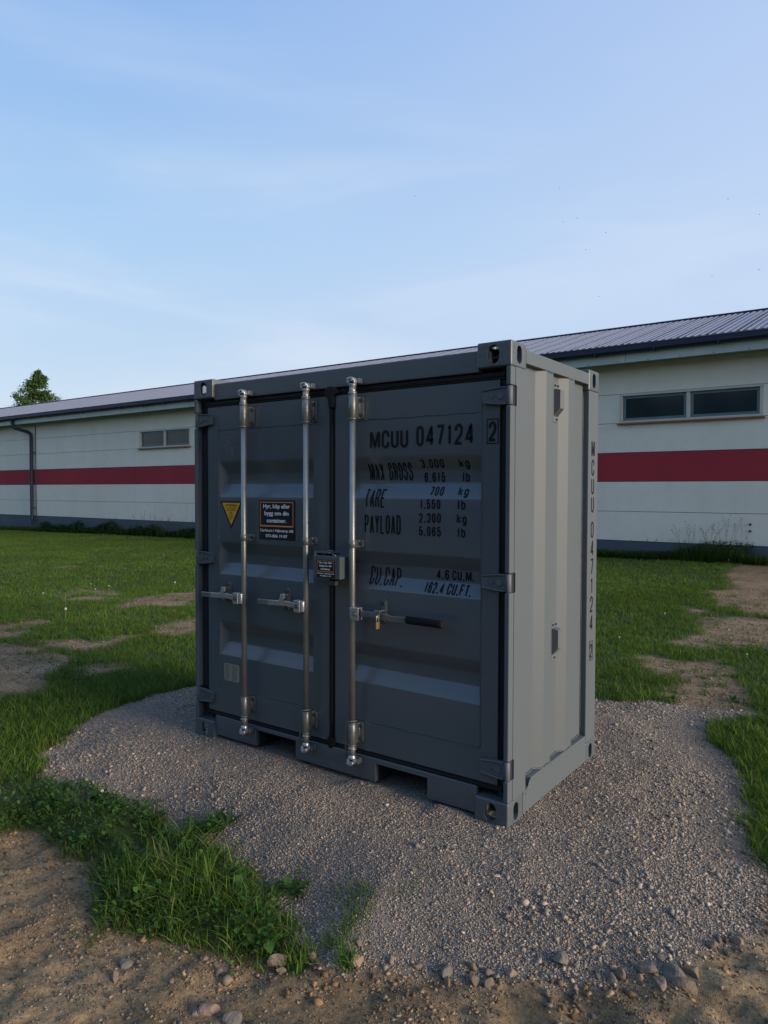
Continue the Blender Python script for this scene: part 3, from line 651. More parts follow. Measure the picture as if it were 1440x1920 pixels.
# lock rods -------------------------------------------------------------
YBAR = -.030
def bolt(mb, x, y, z, r=.009, h=.006, mi=0): mb.cyl((x, y, z), (x, y-h, z), r, r*.92, 10, mi)
rods = [(-1.718, 'L'), (-1.224, 'L'), (-.896, 'R')]
for i, (bx, side) in enumerate(rods):
    par = doors[side]
    mb = MB(); mb.cyl((bx, YBAR, .215), (bx, YBAR, 2.075), .0158, n=20)
    mb.cyl((bx, YBAR, 2.072), (bx, YBAR, 2.112), .0175, n=16); mb.cyl((bx, YBAR, 2.076), (bx, YBAR, 2.086), .0235, n=16)
    mb.cyl((bx, YBAR, .165), (bx, YBAR, .218), .0175, n=16); mb.cyl((bx, YBAR, .196), (bx, YBAR, .205), .0235, n=16)
    rod = obj('lock_rod', mb, 'zinc_rod', par)
    for s_, zc in ((1, 2.135), (-1, .140)):
        mb = MB()   # forged cam: neck flange, hooked head with two lugs, keeper lump on the beam
        mb.cyl((bx, YBAR, zc-s_*.026), (bx, YBAR, zc-s_*.010), .016, .022, 14)
        mb.cyl((bx, YBAR, zc-s_*.012), (bx, YBAR, zc-s_*.004), .024, .018, 14)
        pl = [(x*.80, z*.95) for x, z in [(-.030, -.004), (-.034, .010), (-.026, .022), (-.004, .030), (.018, .026), (.030, .014), (.034, -.002), (.024, -.008), (.016, .004), (.002, .008), (-.012, .002), (-.018, -.008)]]
        mb.prism([(bx+x, YBAR-.004+y*.2+z*.0) for x, z in pl for y in (0,)] if 0 else [(bx+x, zc+s_*z) for x, z in pl], 1, YBAR-.018, YBAR+.010)
        mb.box(bx-.024, bx-.012, YBAR-.020, YBAR+.004, zc+s_*.010-.009, zc+s_*.010+.011); mb.cyl((bx+.012, YBAR-.024, zc+s_*.012), (bx+.012, YBAR+.02, zc+s_*.012), .009, n=9)
        mb.prism([(bx+x*.8, zc+s_*(z*.5+.014)) for x, z in pl], 1, YBAR-.026, YBAR-.010)
        obj('rod_cam', mb, 'bright', par, .003, 2)
        mb = MB(); mb.box(bx-.026, bx+.030, YBAR+.020, .0175, zc-.006 if s_ > 0 else zc-.026, zc+.026 if s_ > 0 else zc+.006)
        mb.box(bx+.018, bx+.034, YBAR+.004, .0175, zc-.004 if s_ > 0 else zc-.024, zc+.022 if s_ > 0 else zc+.004)
        mb.box(bx-.034, bx-.020, YBAR+.004, .0175, zc-.004 if s_ > 0 else zc-.024, zc+.022 if s_ > 0 else zc+.004)
        obj('rod_keeper', mb, 'casting', hd if s_ > 0 else sl, .006, 2)
    for z0, z1 in ((1.945, 2.072), (.218, .335), (1.268, 1.308)):
        mb = MB(); big = z1-z0 > .06
        mb.cyl((bx, YBAR, z0), (bx, YBAR, z1), .0212 if big else .0195, n=20)
        if big:
            mb.cyl((bx, YBAR, z0-.004), (bx, YBAR, z0+.004), .0232, n=18); mb.cyl((bx, YBAR, z1-.004), (bx, YBAR, z1+.004), .0232, n=18)
        zc = (z0+z1)/2; ix = .006 if big else .0
        mb.prism([(bx-.004, YBAR+.012), (bx+.018, YBAR+.008), (bx+.006, YD-.012), (bx+.010, YD-.009), (bx+.010, YD-.002), (bx-.004, YD-.002)], 2, z0+ix, z1-ix)
        r_ = .012; pr = []
        xa_, xb_, za_, zb_ = bx-.006, bx+.034, z0+ix, z1-ix
        for k in range(7): a = -math.pi/2+k*math.pi/12; pr.append((xb_-r_+r_*math.cos(a), za_+r_+r_*math.sin(a)))
        for k in range(7): a = k*math.pi/12; pr.append((xb_-r_+r_*math.cos(a), zb_-r_+r_*math.sin(a)))
        pr += [(xa_, zb_), (xa_, za_)]
        mb.prism(pr, 1, YD-.009, YD-.002)
        if big: mb.cyl((bx+.008, YD-.0095, za_+.006), (bx+.008, YD-.0095, zb_-.006), .0035, n=8)
        br = obj('rod_bracket', mb, 'zinc', par, .0012, 1)
        for z in ((z0+.024, z1-.024) if big else (zc,)):
            b2 = MB(); bolt(b2, bx+.020, YD-.009, z, .0105); 
            a = math.radians(214); dx, dy = math.cos(a), math.sin(a); rr = .0213 if big else .0196
            obj('bracket_bolt', b2, 'bolt', par); b2 = MB()
            b2.cyl((bx+dx*rr*.96, YBAR+dy*rr*.96, z), (bx+dx*(rr+.0012), YBAR+dy*(rr+.0012), z), .0055, n=8)
            obj('grease_hole', b2, 'bolt', par)
# handles
def catch(cx, par, zc=.940, latch=True):
    mb = MB(); pr = []
    for k in range(9): a = k*math.pi/8; pr.append((cx+.019*math.cos(a), zc+.044+.019*math.sin(a)))
    for k in range(9): a = math.pi+k*math.pi/8; pr.append((cx+.019*math.cos(a), zc-.044+.019*math.sin(a)))
    mb.prism(pr, 1, YD-.006, YD-.001); mb.prism([(cx+(x-cx)*.72, zc+(z-zc)*.86) for x, z in pr], 1, YD-.011, YD-.006)
    mb.prism([(cx-.012, YD-.011), (cx+.012, YD-.011), (cx+.040, YD-.078), (cx+.016, YD-.078)], 2, zc-.036, zc-.028)
    obj('handle_catch', mb, 'zinc', par, .002, 1)
    mb = MB(); bolt(mb, cx, YD-.011, zc+.044, .0135, .009); obj('catch_bolt', mb, 'bolt', par); mb = MB(); bolt(mb, cx, YD-.011, zc-.048, .0125, .008); obj('catch_bolt', mb, 'bolt', par)
    if latch:
        mb = MB(); mb.prism([(cx+.020, zc+.044), (cx+.048, zc+.046), (cx+.044, zc+.018), (cx+.026, zc+.004), (cx+.014, zc-.014), (cx-.010, zc-.018), (cx-.014, zc+.002), (cx+.008, zc+.010), (cx+.016, zc+.024)], 1, YD-.088, YD-.076)
        mb.prism([(cx-.008, YD-.012), (cx+.010, YD-.012), (cx+.046, YD-.078), (cx+.026, YD-.078)], 2, zc+.022, zc+.036)
        obj('latch_cap', mb, 'bright', par, .003, 2)
def lever(bx, s, par, pts, w_=.026, t_=.009):
    mb = MB(); hx = bx+s*.020
    x0_, x1_ = sorted((hx, hx+s*.044))
    zl = pts[0][1]
    mb.box(x0_, x1_, YBAR-.034, YBAR-.027, zl-.034, zl+.032); mb.box(x0_, x1_, YBAR-.034, YBAR+.006, zl+.026, zl+.033) ; mb.box(x0_, x1_, YBAR-.004, YBAR+.003, zl-.034, zl+.026)
    mb.cyl((bx+s*.012, YBAR-.0155, zl-.030), (bx+s*.012, YBAR-.0155, zl+.030), .015, n=10)
    obj('handle_hub', mb, 'bright', par, .003, 2)
    mb = MB(); mb.cyl((bx+s*.040, YBAR-.034, zl), (bx+s*.040, YBAR-.040, zl), .012, n=12); mb.cyl((bx+s*.040, YBAR-.040, zl), (bx+s*.040, YBAR-.046, zl), .006, n=8); obj('hub_pin', mb, 'bolt' if s < 0 else 'zinc', par)
    mb = MB(); n_ = len(pts); vs = []
    for x, z, y in pts: vs += [(x, y-t_/2, z-w_/2), (x, y+t_/2, z-w_/2), (x, y+t_/2, z+w_/2), (x, y-t_/2, z+w_/2)]
    fs = [(4*i+a, 4*(i+1)+a, 4*(i+1)+(a+1) % 4, 4*i+(a+1) % 4) for i in range(n_-1) for a in range(4)]+[(0, 1, 2, 3), tuple(4*(n_-1)+k for k in (3, 2, 1, 0))]
    mb.add(vs, fs)
    return obj('door_handle', mb, 'bright' if s < 0 else 'zinc', par, .002, 1)
for bx in (-1.718, -1.224):
    zc = .926
    lever(bx, -1, doors['L'], [(bx-.04, zc, YBAR-.014), (bx-.10, zc+.002, YBAR-.012), (bx-.14, zc+.006, YBAR-.018), (bx-.20, zc+.004, YBAR-.022), (bx-.235, zc+.002, YBAR-.022), (bx-.27, zc+.000, YBAR-.018), (bx-.355, zc-.002, YBAR-.014)], .030)
    mb = MB(); mb.prism([(bx-.27, zc-.016), (bx-.27, zc+.016), (bx-.360, zc+.013), (bx-.360, zc-.016)], 1, YBAR-.026, YBAR-.017); obj('handle_grip', mb, 'zinc', doors['L'], .003, 1)
    catch(bx-.190, doors['L'], .940)
zc = .926
bx = -.896
lever(bx, 1, doors['R'], [(bx+.05, zc, YBAR-.012), (bx+.12, zc+.004, YBAR-.012), (bx+.175, zc+.002, YBAR-.016), (bx+.23, zc+.002, YBAR-.020), (bx+.275, zc-.004, YBAR-.024), (bx+.37, zc+.000, YBAR-.020)], .030, .009)
mb = MB(); mb.tube([(bx+.358, YBAR-.020, zc+.002), (bx+.362, YBAR-.020, zc+.002), (bx+.55, YBAR-.018, zc+.000), (bx+.566, YBAR-.018, zc+.000), (bx+.570, YBAR-.018, zc)], [.016, .0195, .0195, .0195, .016], 12)
obj('handle_grip', mb, 'grip', doors['R'])
catch(bx+.168, doors['R'], .940, False)
mb = MB(); cx = bx+.186; mb.box(cx-.015, cx+.015, YBAR-.034, YBAR-.027, zc-.010, zc+.030); mb.box(cx-.015, cx+.015, YBAR-.034, YD-.012, zc+.023, zc+.030); obj('latch_cap', mb, 'zinc', doors['R'], .003, 1)
pk = thing('padlock', 'small brass padlock hanging from the right door handle catch', 'padlock', (-.69, -.08, .86))
mb = MB(); mb.box(-.696, -.687, -.096, -.068, .868, .904); obj('lock_body', mb, 'brass', pk, .003, 2)
mb = MB(); mb.tube([(-.692, -.091, .900), (-.692, -.091, .926)]+[(-.692, -.082-.009*math.cos(a), .926+.010*math.sin(a)) for a in np.linspace(.2, math.pi-.2, 7)]+[(-.692, -.073, .926), (-.692, -.073, .900)], .003, 8); obj('shackle', mb, 'bright', pk)

# hinges
for (zt, zb) in hz_:
    for sx, ox, par in ((1, 0, doors['R']), (-1, -W_, doors['L'])):
        zc = (zt+zb)/2; h = (zt-zb)/2; f = lambda a: ox+sx*a
        mb = MB()
        mb.cyl((f(-.0165), .018, zb), (f(-.0165), .018, zt), .0150, n=18)
        lf = [(f(-.020), zc-h*.98), (f(-.020), zc+h*.98), (f(-.060), zc+h*.95), (f(-.150), zc+h*.72), (f(-.155), zc+h*.60), (f(-.155), zc-h*.60), (f(-.150), zc-h*.72), (f(-.060), zc-h*.95)]
        mb.prism(lf, 1, YD-.018, YD-.001)
        mb.prism([(f(-.03), zc+h*.96), (f(-.062), zc+h*.93), (f(-.150), zc+h*.70), (f(-.150), zc+h*.58), (f(-.062), zc+h*.80), (f(-.03), zc+h*.8)], 1, YD-.026, YD-.018)
        mb.prism([(f(-.03), zc-h*.96), (f(-.062), zc-h*.93), (f(-.150), zc-h*.70), (f(-.150), zc-h*.58), (f(-.062), zc-h*.80), (f(-.03), zc-h*.8)], 1, YD-.026, YD-.018)
        mb.cyl((f(-.060), YD-.018, zc), (f(-.060), YD-.023, zc), .017, n=14)
        hg = obj('hinge', mb, 'side', par, .002, 1)
        mb = MB(); mb.cyl((f(-.103), YD-.018, zc), (f(-.103), YD-.022, zc), .010, n=12); mb.cyl((f(-.103), YD-.022, zc), (f(-.103), YD-.0235, zc), .004, n=8); obj('hinge_rivet', mb, 'casting', par)
        mb = MB(); mb.box(min(f(-.030), f(-.010)), max(f(-.030), f(-.010)), .034, .0622, zb-.002, zt+.002); obj('hinge_slot_shade', mb, 'inside', con)  # dark block fills the notch and stands in for its shade

# lock box
lb = obj('lock_box', MB().prism([(-1.124, 1.101), (-.938, 1.101), (-.938, 1.219), (-1.124, 1.219)], 1, -.084, -.078), 'paint', con, .001, 1, 'grey welded lock box over the door gap')
mb = MB()
mb.prism([(-.934, 1.100), (-.900, 1.112), (-.900, 1.222), (-.934, 1.222)] if 0 else [(-.078, 1.101), (.028, 1.101), (.028, 1.219), (-.078, 1.219)], 0, -.944, -.938)
mb.box(-1.124, -.9385, -.0778, .028, 1.213, 1.219)
mb.prism([(-.937, 1.219), (-.937, 1.101), (-.900, 1.108), (-.896, 1.135), (-.902, 1.160), (-.912, 1.150), (-.918, 1.165), (-.916, 1.205), (-.900, 1.219)], 1, -.020, -.014)
mb.prism([(-1.136, 1.104), (-1.128, 1.104), (-1.128, 1.238), (-1.136, 1.238)], 1, -.062, .028)
mb.box(-1.136, -1.035, -.058, .028, 1.232, 1.238); mb.cyl((-1.075, -.02, 1.241), (-1.035, -.02, 1.241), .007, n=8)
mb.cyl((-1.0, -.05, 1.219), (-1.0, -.05, 1.227), .008, n=8); mb.cyl((-1.03, -.03, 1.219), (-1.03, -.03, 1.232), .006, n=8)
obj('box_shell', mb, 'paint', lb, .0015, 1)
mb = MB(); mb.box(-1.085, -1.040, .0, .029, 1.052, 1.076); obj('lock_box_stop', mb, 'paint', con, .002, 1)

# ------------------------------------------------------------------ lettering
QN = 6
def arc(p0, p1, kind):
    out = []
    for k in range(1, QN+1):
        a = math.pi/2*k/QN
        if kind == 'v': out.append((p0[0]+(p1[0]-p0[0])*(1-math.cos(a)), p0[1]+(p1[1]-p0[1])*math.sin(a)))
        else: out.append((p0[0]+(p1[0]-p0[0])*math.sin(a), p0[1]+(p1[1]-p0[1])*(1-math.cos(a))))
    return out
q = .24
GL = {
 'M': [[(0, 0), (0, 1)], [(.07, 1), (.5, .06), (.93, 1)], [(1, 1), (1, 0)]], 'C': [[(1, .66), (1, 1-q), ('v', .5, 1), ('h', 0, 1-q), (0, q), ('v', .5, 0), ('h', 1, q), (1, .34)]],
 'U': [[(0, 1), (0, q), ('v', .5, 0), ('h', 1, q), (1, 1)]], '0': [[(0, .5), (0, 1-q), ('v', .5, 1), ('h', 1, 1-q), (1, q), ('v', .5, 0), ('h', 0, q), (0, .5)]],
 '4': [[(.78, 0), (.78, 1), (0, .27), (0, .24), (1.08, .24)]], '7': [[(0, 1), (1, 1), (.95, .85), (.38, 0)]], '1': [[(.15, .84), (.55, .9), (.62, 1), (.62, 0)]],
 '2': [[(0, .70), (0, 1-q), ('v', .5, 1), ('h', 1, 1-q), (1, .68), (.92, .5), (.05, .08), (0, 0), (1, 0)]],
 '3': [[(0, .72), (0, 1-q), ('v', .5, 1), ('h', 1, 1-q), (1, .72), ('v', .6, .53), (.42, .53)], [(.42, .53), (.6, .53), ('h', 1, .34), (1, q), ('v', .5, 0), ('h', 0, q), (0, .3)]],
 '5': [[(.95, 1), (.08, 1), (.02, .50), (.1, .56), (.5, .62), ('h', 1, .42), (1, q), ('v', .5, 0), ('h', 0, q), (0, .28)]],
 '6': [[(1, .74), (1, 1-q), ('v', .5, 1), ('h', 0, 1-q), (0, q), ('v', .5, 0), ('h', 1, q), (1, .36), ('v', .5, .60), ('h', 0, .40)]],
 'A': [[(0, 0), (.5, 1), (1, 0)], [(.18, .27), (.82, .27)]], 'X': [[(0, 0), (1, 1)], [(0, 1), (1, 0)]],
 'G': [[(1, .70), (1, 1-q), ('v', .5, 1), ('h', 0, 1-q), (0, q), ('v', .5, 0), ('h', 1, q), (1, .47), (.55, .47)]],
 'R': [[(0, 0), (0, 1), (.5, 1), ('h', 1, .77), ('v', .5, .52), (0, .52)], [(.5, .52), (.85, .38), (1, 0)]],
 'O': [[(0, .5), (0, 1-q), ('v', .5, 1), ('h', 1, 1-q), (1, q), ('v', .5, 0), ('h', 0, q), (0, .5)]],
 'S': [[(1, .72), (1, 1-q), ('v', .5, 1), ('h', 0, 1-q), (.05, .62), (.95, .38), (1, q), ('v', .5, 0), ('h', 0, q), (0, .28)]],
 'T': [[(0, 1), (1, 1)], [(.5, 1), (.5, 0)]], 'E': [[(1, 1), (0, 1), (0, 0), (1, 0)], [(0, .52), (.85, .52)]], 'F': [[(1, 1), (0, 1), (0, 0)], [(0, .52), (.85, .52)]],
 'P': [[(0, 0), (0, 1), (.5, 1), ('h', 1, .74), ('v', .5, .46), (0, .46)]], 'Y': [[(0, 1), (.5, .42), (.5, 0)], [(1, 1), (.5, .42)]], 'L': [[(0, 1), (0, 0), (1, 0)]],
 'D': [[(0, 0), (0, 1), (.5, 1), ('h', 1, 1-q), (1, q), ('v', .5, 0), (0, 0)]], 'k': [[(0, 0), (0, 1)], [(1, .68), (.05, .28)], [(.4, .44), (1, 0)]],
 'g': [[(1, .40), (1, .5), ('v', .5, .7), ('h', 0, .5), (0, .2), ('v', .5, 0), ('h', 1, .2)], [(1, .7), (1, -.12), ('v', .5, -.30), ('h', .02, -.15)]],
 'l': [[(.5, 1), (.5, 0)]], 'b': [[(0, 1), (0, 0)], [(0, .5), ('v', .5, .7), ('h', 1, .5), (1, .2), ('v', .5, 0), ('h', 0, .2)]],
 '.': [[(.5, -.0), (.5, .055)]], ',': [[(.5, .05), (.38, -.1)]]}
def glyph_ribbon(mb, ch, x0, z0, w, h, t, surf, slant=0, first=0):
    for si, path in enumerate(GL[ch]):
        pts = []
        for p in path:
            if p[0] in ('v', 'h'): pts += arc(pts[-1], (p[1], p[2]), p[0])
            else: pts.append((p[0], p[1]))
        P = [(t/2+x*(w-t), t/2+z*(h-t)) for x, z in pts]
        if ch in '.,': P = [(w/2, 0.0), (w/2, t*1.05)] if ch == '.' else [(w/2, t), (w/2-t*.5, -t*.7)]
        D_2 = [P[0]]
        for a, b_ in zip(P[:-1], P[1:]):
            dd = math.hypot(b_[0]-a[0], b_[1]-a[1])
            if dd < 1e-7: continue
            k = max(1, int(dd/.009))
            for j in range(1, k+1): D_2.append((a[0]+(b_[0]-a[0])*j/k, a[1]+(b_[1]-a[1])*j/k))
        vs = []
        for i in range(len(D_2)):
            a = D_2[max(i-1, 0)]; b_ = D_2[i]; c = D_2[min(i+1, len(D_2)-1)]
            d1 = (b_[0]-a[0], b_[1]-a[1]); d2 = (c[0]-b_[0], c[1]-b_[1])
            l1 = math.hypot(*d1) or 1; l2 = math.hypot(*d2) or 1
            if i == 0: d1, l1 = d2, l2
            if i == len(D_2)-1: d2, l2 = d1, l1
            n1 = (-d1[1]/l1, d1[0]/l1); n2 = (-d2[1]/l2, d2[0]/l2); nm = (n1[0]+n2[0], n1[1]+n2[1]); nl = math.hypot(*nm) or 1
            nm = (nm[0]/nl, nm[1]/nl); sc_ = min(1/max(nm[0]*n1[0]+nm[1]*n1[1], .35), 2.2)*t/2
            for s_ in (1, -1):
                x = b_[0]+nm[0]*sc_*s_; z = b_[1]+nm[1]*sc_*s_
                z = min(max(z, -.4*h if ch in 'g,' else 0), h); x = x+slant*z
                vs.append(surf(x0+x, z0+z, first+si))
        n_ = len(D_2); mb.add(vs, [(2*i, 2*i+1, 2*i+3, 2*i+2) for i in range(n_-1)])
def text_line(mb, s, xa, xb, z0, h, t, surf, sp=.25, slant=0, wid=None):
    """fit the string exactly between xa and xb; every word painted on the door is one piece of lettering"""
    mb = MB()
    wts = [({' ': .75, '.': .42, ',': .42, '1': .72, 'l': .34, 'M': 1.35}.get(c, 1)) for c in s]
    tot = sum(wts)+sp*(len(s)-1); u = (xb-xa)/tot; x = xa
    for c, w_ in zip(s, wts):
        if c != ' ': glyph_ribbon(mb, c, x, z0, w_*u, h, t, surf, slant)
        x += (w_+sp)*u
    obj('lettering', mb, 'ink', doors['R'], fixn=False)
def surfR(x, z, k): return (x, door_y(x, z, **DP['R'])-.0018-.0003*k, z)
def surfF(x, z, k): return (x, YD-.0018-.0003*k, z)
mb = MB()
text_line(mb, 'MCUU', -.826, -.583, 1.788, .095, .0145, surfR, .2); text_line(mb, '047124', -.535, -.208, 1.792, .103, .0145, surfR, .28)
text_line(mb, 'MAX GROSS', -.856, -.579, 1.622, .093, .0088, surfR, .26)
text_line(mb, '3.000', -.521, -.386, 1.684, .043, .0075, surfR, .35); text_line(mb, 'kg', -.300, -.243, 1.684, .042, .0075, surfR, .4)
text_line(mb, '6.615', -.511, -.389, 1.613, .050, .0080, surfR, .35); text_line(mb, 'lb', -.290, -.250, 1.613, .050, .0080, surfR, .4)
text_line(mb, 'TARE', -.861, -.728, 1.481, .098, .0090, surfR, .24)
text_line(mb, '700', -.463, -.384, 1.545, .046, .0075, surfR, .35); text_line(mb, 'kg', -.300, -.243, 1.547, .044, .0075, surfR, .4)
text_line(mb, '1.550', -.511, -.391, 1.479, .048, .0080, surfR, .35); text_line(mb, 'lb', -.292, -.250, 1.479, .048, .0080, surfR, .4)
text_line(mb, 'PAYLOAD', -.860, -.627, 1.344, .100, .0095, surfR, .26)
text_line(mb, '2.300', -.516, -.388, 1.410, .049, .0080, surfR, .35); text_line(mb, 'kg', -.298, -.243, 1.412, .048, .0080, surfR, .4)
text_line(mb, '5.065', -.516, -.387, 1.344, .048, .0080, surfR, .35); text_line(mb, 'lb', -.292, -.250, 1.344, .048, .0080, surfR, .4)
text_line(mb, 'CU.CAP.', -.846, -.630, 1.073, .096, .0088, surfR, .26)
text_line(mb, '4.6', -.436, -.364, 1.128, .050, .0082, surfR, .3); text_line(mb, 'CU.M.', -.346, -.222, 1.128, .050, .0080, surfR, .22)
text_line(mb, '162.4', -.492, -.382, 1.059, .054, .0082, surfR, .3); text_line(mb, 'CU.FT.', -.362, -.225, 1.059, .054, .0080, surfR, .22)
glyph_ribbon(mb, '2', -.128, 1.802, .040, .094, .0135, surfF)
def frame_rect(mb, xa, xb, za, zb, t, surf):
    for a, b_, c, e_ in ((xa, xb, zb-t, zb), (xa, xb, za, za+t), (xa, xa+t, za+t, zb-t), (xb-t, xb, za+t, zb-t)):
        mb.add([surf(a, c, 0), surf(b_, c, 0), surf(b_, e_, 0), surf(a, e_, 0)], [(0, 1, 2, 3)])
frame_rect(mb, -.139, -.077, 1.790, 1.907, .0045, surfF)
obj('lettering', mb, 'ink', doors['R'], fixn=False)
rear_post = [o for o in con.children if o.name.startswith('corner_post') and True]
rp = None
for o in con.children:
    if o.name.startswith('corner_post'):
        bb = [v.co for v in o.data.vertices]
        if max(v.x for v in bb) > -.01 and min(v.y for v in bb) > .9: rp = o
mb = MB()
def surfS(y, z, k): return (-.0008+.0003*k, y, z)
for ki, (ch, zt) in enumerate(zip('MCUU047124', (1.861, 1.752, 1.645, 1.540, 1.394, 1.288, 1.180, 1.070, .962, .855))):
    if ki == 4: obj('lettering', mb, 'ink', rp, fixn=False); mb = MB()
    glyph_ribbon(mb, ch, 1.048 if ch != 'M' else 1.044, zt-.094, .044 if ch != 'M' else .052, .094, .0115, surfS)
obj('lettering', mb, 'ink', rp, fixn=False); mb = MB()
glyph_ribbon(mb, '2', 1.052, .602, .036, .084, .011, surfS); frame_rect(mb, 1.042, 1.098, .588, .700, .004, surfS)
obj('lettering', mb, 'ink', rp, fixn=False)

# stickers with font text
def font_mesh(s, size_w, size_h, center, y, name, matn, parent, bold=0.0, squeeze=True, conv=None):
    cu = bpy.data.curves.new('t', 'FONT'); cu.body = s; cu.align_x = 'CENTER'; cu.size = 1; cu.offset = bold
    o = bpy.data.objects.new('t', cu); COL.objects.link(o); bpy.context.view_layer.update()
    dg = bpy.context.evaluated_depsgraph_get(); me = bpy.data.meshes.new_from_object(o.evaluated_get(dg)); bpy.data.objects.remove(o); bpy.data.curves.remove(cu)
    co = np.empty(len(me.vertices)*3); me.vertices.foreach_get('co', co); co = co.reshape(-1, 3)
    mn = co[:, :2].min(0); mx_ = co[:, :2].max(0); base_h = .73   # cap height of the built-in font
    kx = size_w/(mx_[0]-mn[0]); kz = size_h/base_h
    out = np.stack([(co[:, 0]-(mn[0]+mx_[0])/2)*kx+center[0], np.full(len(co), y), co[:, 1]*kz+center[1]], 1)
    me.vertices.foreach_set('co', out.reshape(-1)); me.materials.append(M[matn]); me.update()
    return link(name, me, parent)
def ad_sticker(xa, xb, za, zb, y, parent):
    w_ = xb-xa; h = zb-za
    st = obj('sticker', MB().box(xa, xb, y-.0012, y, za, zb), 'stickblack', parent, label='black sticker with white words and an orange frame')
    sub = st if parent is lb or parent in doors.values() else st
    tgt = parent if parent in doors.values() or parent is lb else st
    fr = MB(); S_ = lambda x, z, k: (x, y-.0018, z)
    ft = h*.022; frame_rect(fr, xa+w_*.03, xb-w_*.05, za+h*.345, zb-h*.04, ft, S_)
    fr.add([S_(xa+w_*.03, za+h*.330, 0), S_(xb-w_*.05, za+h*.330, 0), S_(xb-w_*.05, za+h*.3449, 0), S_(xa+w_*.03, za+h*.3449, 0)], [(0, 1, 2, 3)])
    obj('sticker_frame', fr, 'orange', tgt, fixn=False)
    cx = (xa+xb)/2
    for s, ww, hh, zz in (('Hyr, köp eller', .74, .105, .80), ('bygg om din', .67, .105, .625), ('container.', .54, .105, .44), ('Carlsson i Hjärnarp AB', .92, .068, .205), ('073-806 19 87', .60, .072, .065)):
        font_mesh(s, w_*ww, h*hh, (cx-w_*.01, za+h*zz), y-.0018, 'sticker_text', 'white', tgt, .022)
ad_sticker(-1.650, -1.359, 1.280, 1.512, YD-.0005, doors['L'])
ad_sticker(-1.097, -.970, 1.105, 1.200, -.0845, lb)
mb = MB(); mb.prism([(-1.992, 1.503), (-1.892, 1.333), (-1.792, 1.503)], 1, YD-.0014, YD-.0004); obj('warning_triangle', mb, 'stickblack', doors['L'], label='yellow triangular warning sticker with black border')
mb = MB(); mb.prism([(-1.973, 1.493), (-1.892, 1.356), (-1.811, 1.493)], 1, YD-.0022, YD-.0016); obj('warning_triangle', mb, 'yellow', doors['L'])
for s, ww, hh, zz in (('ATTENTION', .100, .0135, 1.470), ('THIS CONTAINER', .086, .007, 1.456), ('MUST BE REPAIRED', .080, .007, 1.444), ('ONLY', .030, .008, 1.430), ('WITH', .028, .007, 1.418), ('CORTEN', .040, .007, 1.405), ('STEEL', .026, .007, 1.392)):
    font_mesh(s, ww, hh, (-1.893, zz), YD-.0026, 'sticker_text', 'ink', doors['L'], .02)
# faded label and data plate
obj('faded_label', MB().box(-1.952, -1.864, YD-.001, YD-.0003, 1.777, 1.895), 'greylabel', doors['L'])
mb = MB(); rr = random.Random(3)
for r_ in range(13):
    z = 1.885-r_*.0082
    for x0_, x1_ in ((-1.949, -1.935), (-1.928, -1.912), (-1.908, -1.892), (-1.886, -1.869)):
        if rr.random() < .85: mb.box(x0_, x0_+(x1_-x0_)*rr.uniform(.5, 1), YD-.0016, YD-.0011, z-.0045, z)
obj('label_print', mb, 'greyink', doors['L'])
mb = MB(); c = .008; mb.prism([(-1.960+c, .388), (-1.826-c, .388), (-1.826, .388+c), (-1.826, .495-c), (-1.826-c, .495), (-1.960+c, .495), (-1.960, .495-c), (-1.960, .388+c)], 1, YD-.0025, YD-.0005); obj('data_plate', mb, 'plate', doors['L'])
mb = MB()
for r_ in range(10):
    z = .486-r_*.0098
    mb.box(-1.950, -1.950+rr.uniform(.025, .045), YD-.0032, YD-.0026, z-.0022, z); mb.box(-1.892, -1.892+rr.uniform(.03, .055), YD-.0032, YD-.0026, z-.0022, z)
obj('plate_print', mb, 'ink', doors['L'])

# cords tied round the two middle rods
for nm, bx, lab in (('rod_cord', -1.224, 'frayed grey cord tied round the middle lock rod above its lower bracket'), ('rod_cord', -.896, 'frayed grey cord tied round the right lock rod above its lower bracket')):
    mb = MB(); z = .345
    ring = [(bx+.0215*math.cos(a), YBAR+.0215*math.sin(a), z+.006*math.cos(a+.6)) for a in np.linspace(-3.5, 2.7, 20)]
    tail = [(bx-.031, YBAR-.008, z-.015), (bx-.036, YBAR-.010, z-.05), (bx-.037, YBAR-.008, z-.10), (bx-.039, YBAR-.006, z-.15), (bx-.042, YBAR-.004, z-.195)]
    mb.tube(ring[::-1][::-1], .0042, 7); mb.tube([ring[0]]+tail, [.0042]*5+[.006], 7)
    tag(obj(nm, mb, 'rope'), lab, 'cord', 'cords tied round lock rods')

# ------------------------------------------------------------------ gravel and pebbles
t_ = (1+5**.5)/2
ICO = np.array([(-1, t_, 0), (1, t_, 0), (-1, -t_, 0), (1, -t_, 0), (0, -1, t_), (0, 1, t_), (0, -1, -t_), (0, 1, -t_), (t_, 0, -1), (t_, 0, 1), (-t_, 0, -1), (-t_, 0, 1)]); ICO /= np.linalg.norm(ICO[0])
ICF_OLD = np.array([(0, 11, 5), (0, 5, 1), (0, 1, 7), (0, 7, 10), (0, 10, 11), (1, 5, 9), (5, 11, 4), (11, 10, 2), (10, 7, 6), (7, 1, 8), (3, 9, 4), (3, 4, 2), (3, 2, 6), (3, 6, 8), (3, 8, 9), (4, 9, 5), (2, 4, 11), (6, 2, 10), (8, 6, 7), (9, 8, 1)])
ICO = np.array([(-1, -1, -1), (1, -1, -1), (1, 1, -1), (-1, 1, -1), (-1, -1, 1), (1, -1, 1), (1, 1, 1), (-1, 1, 1)])*.72
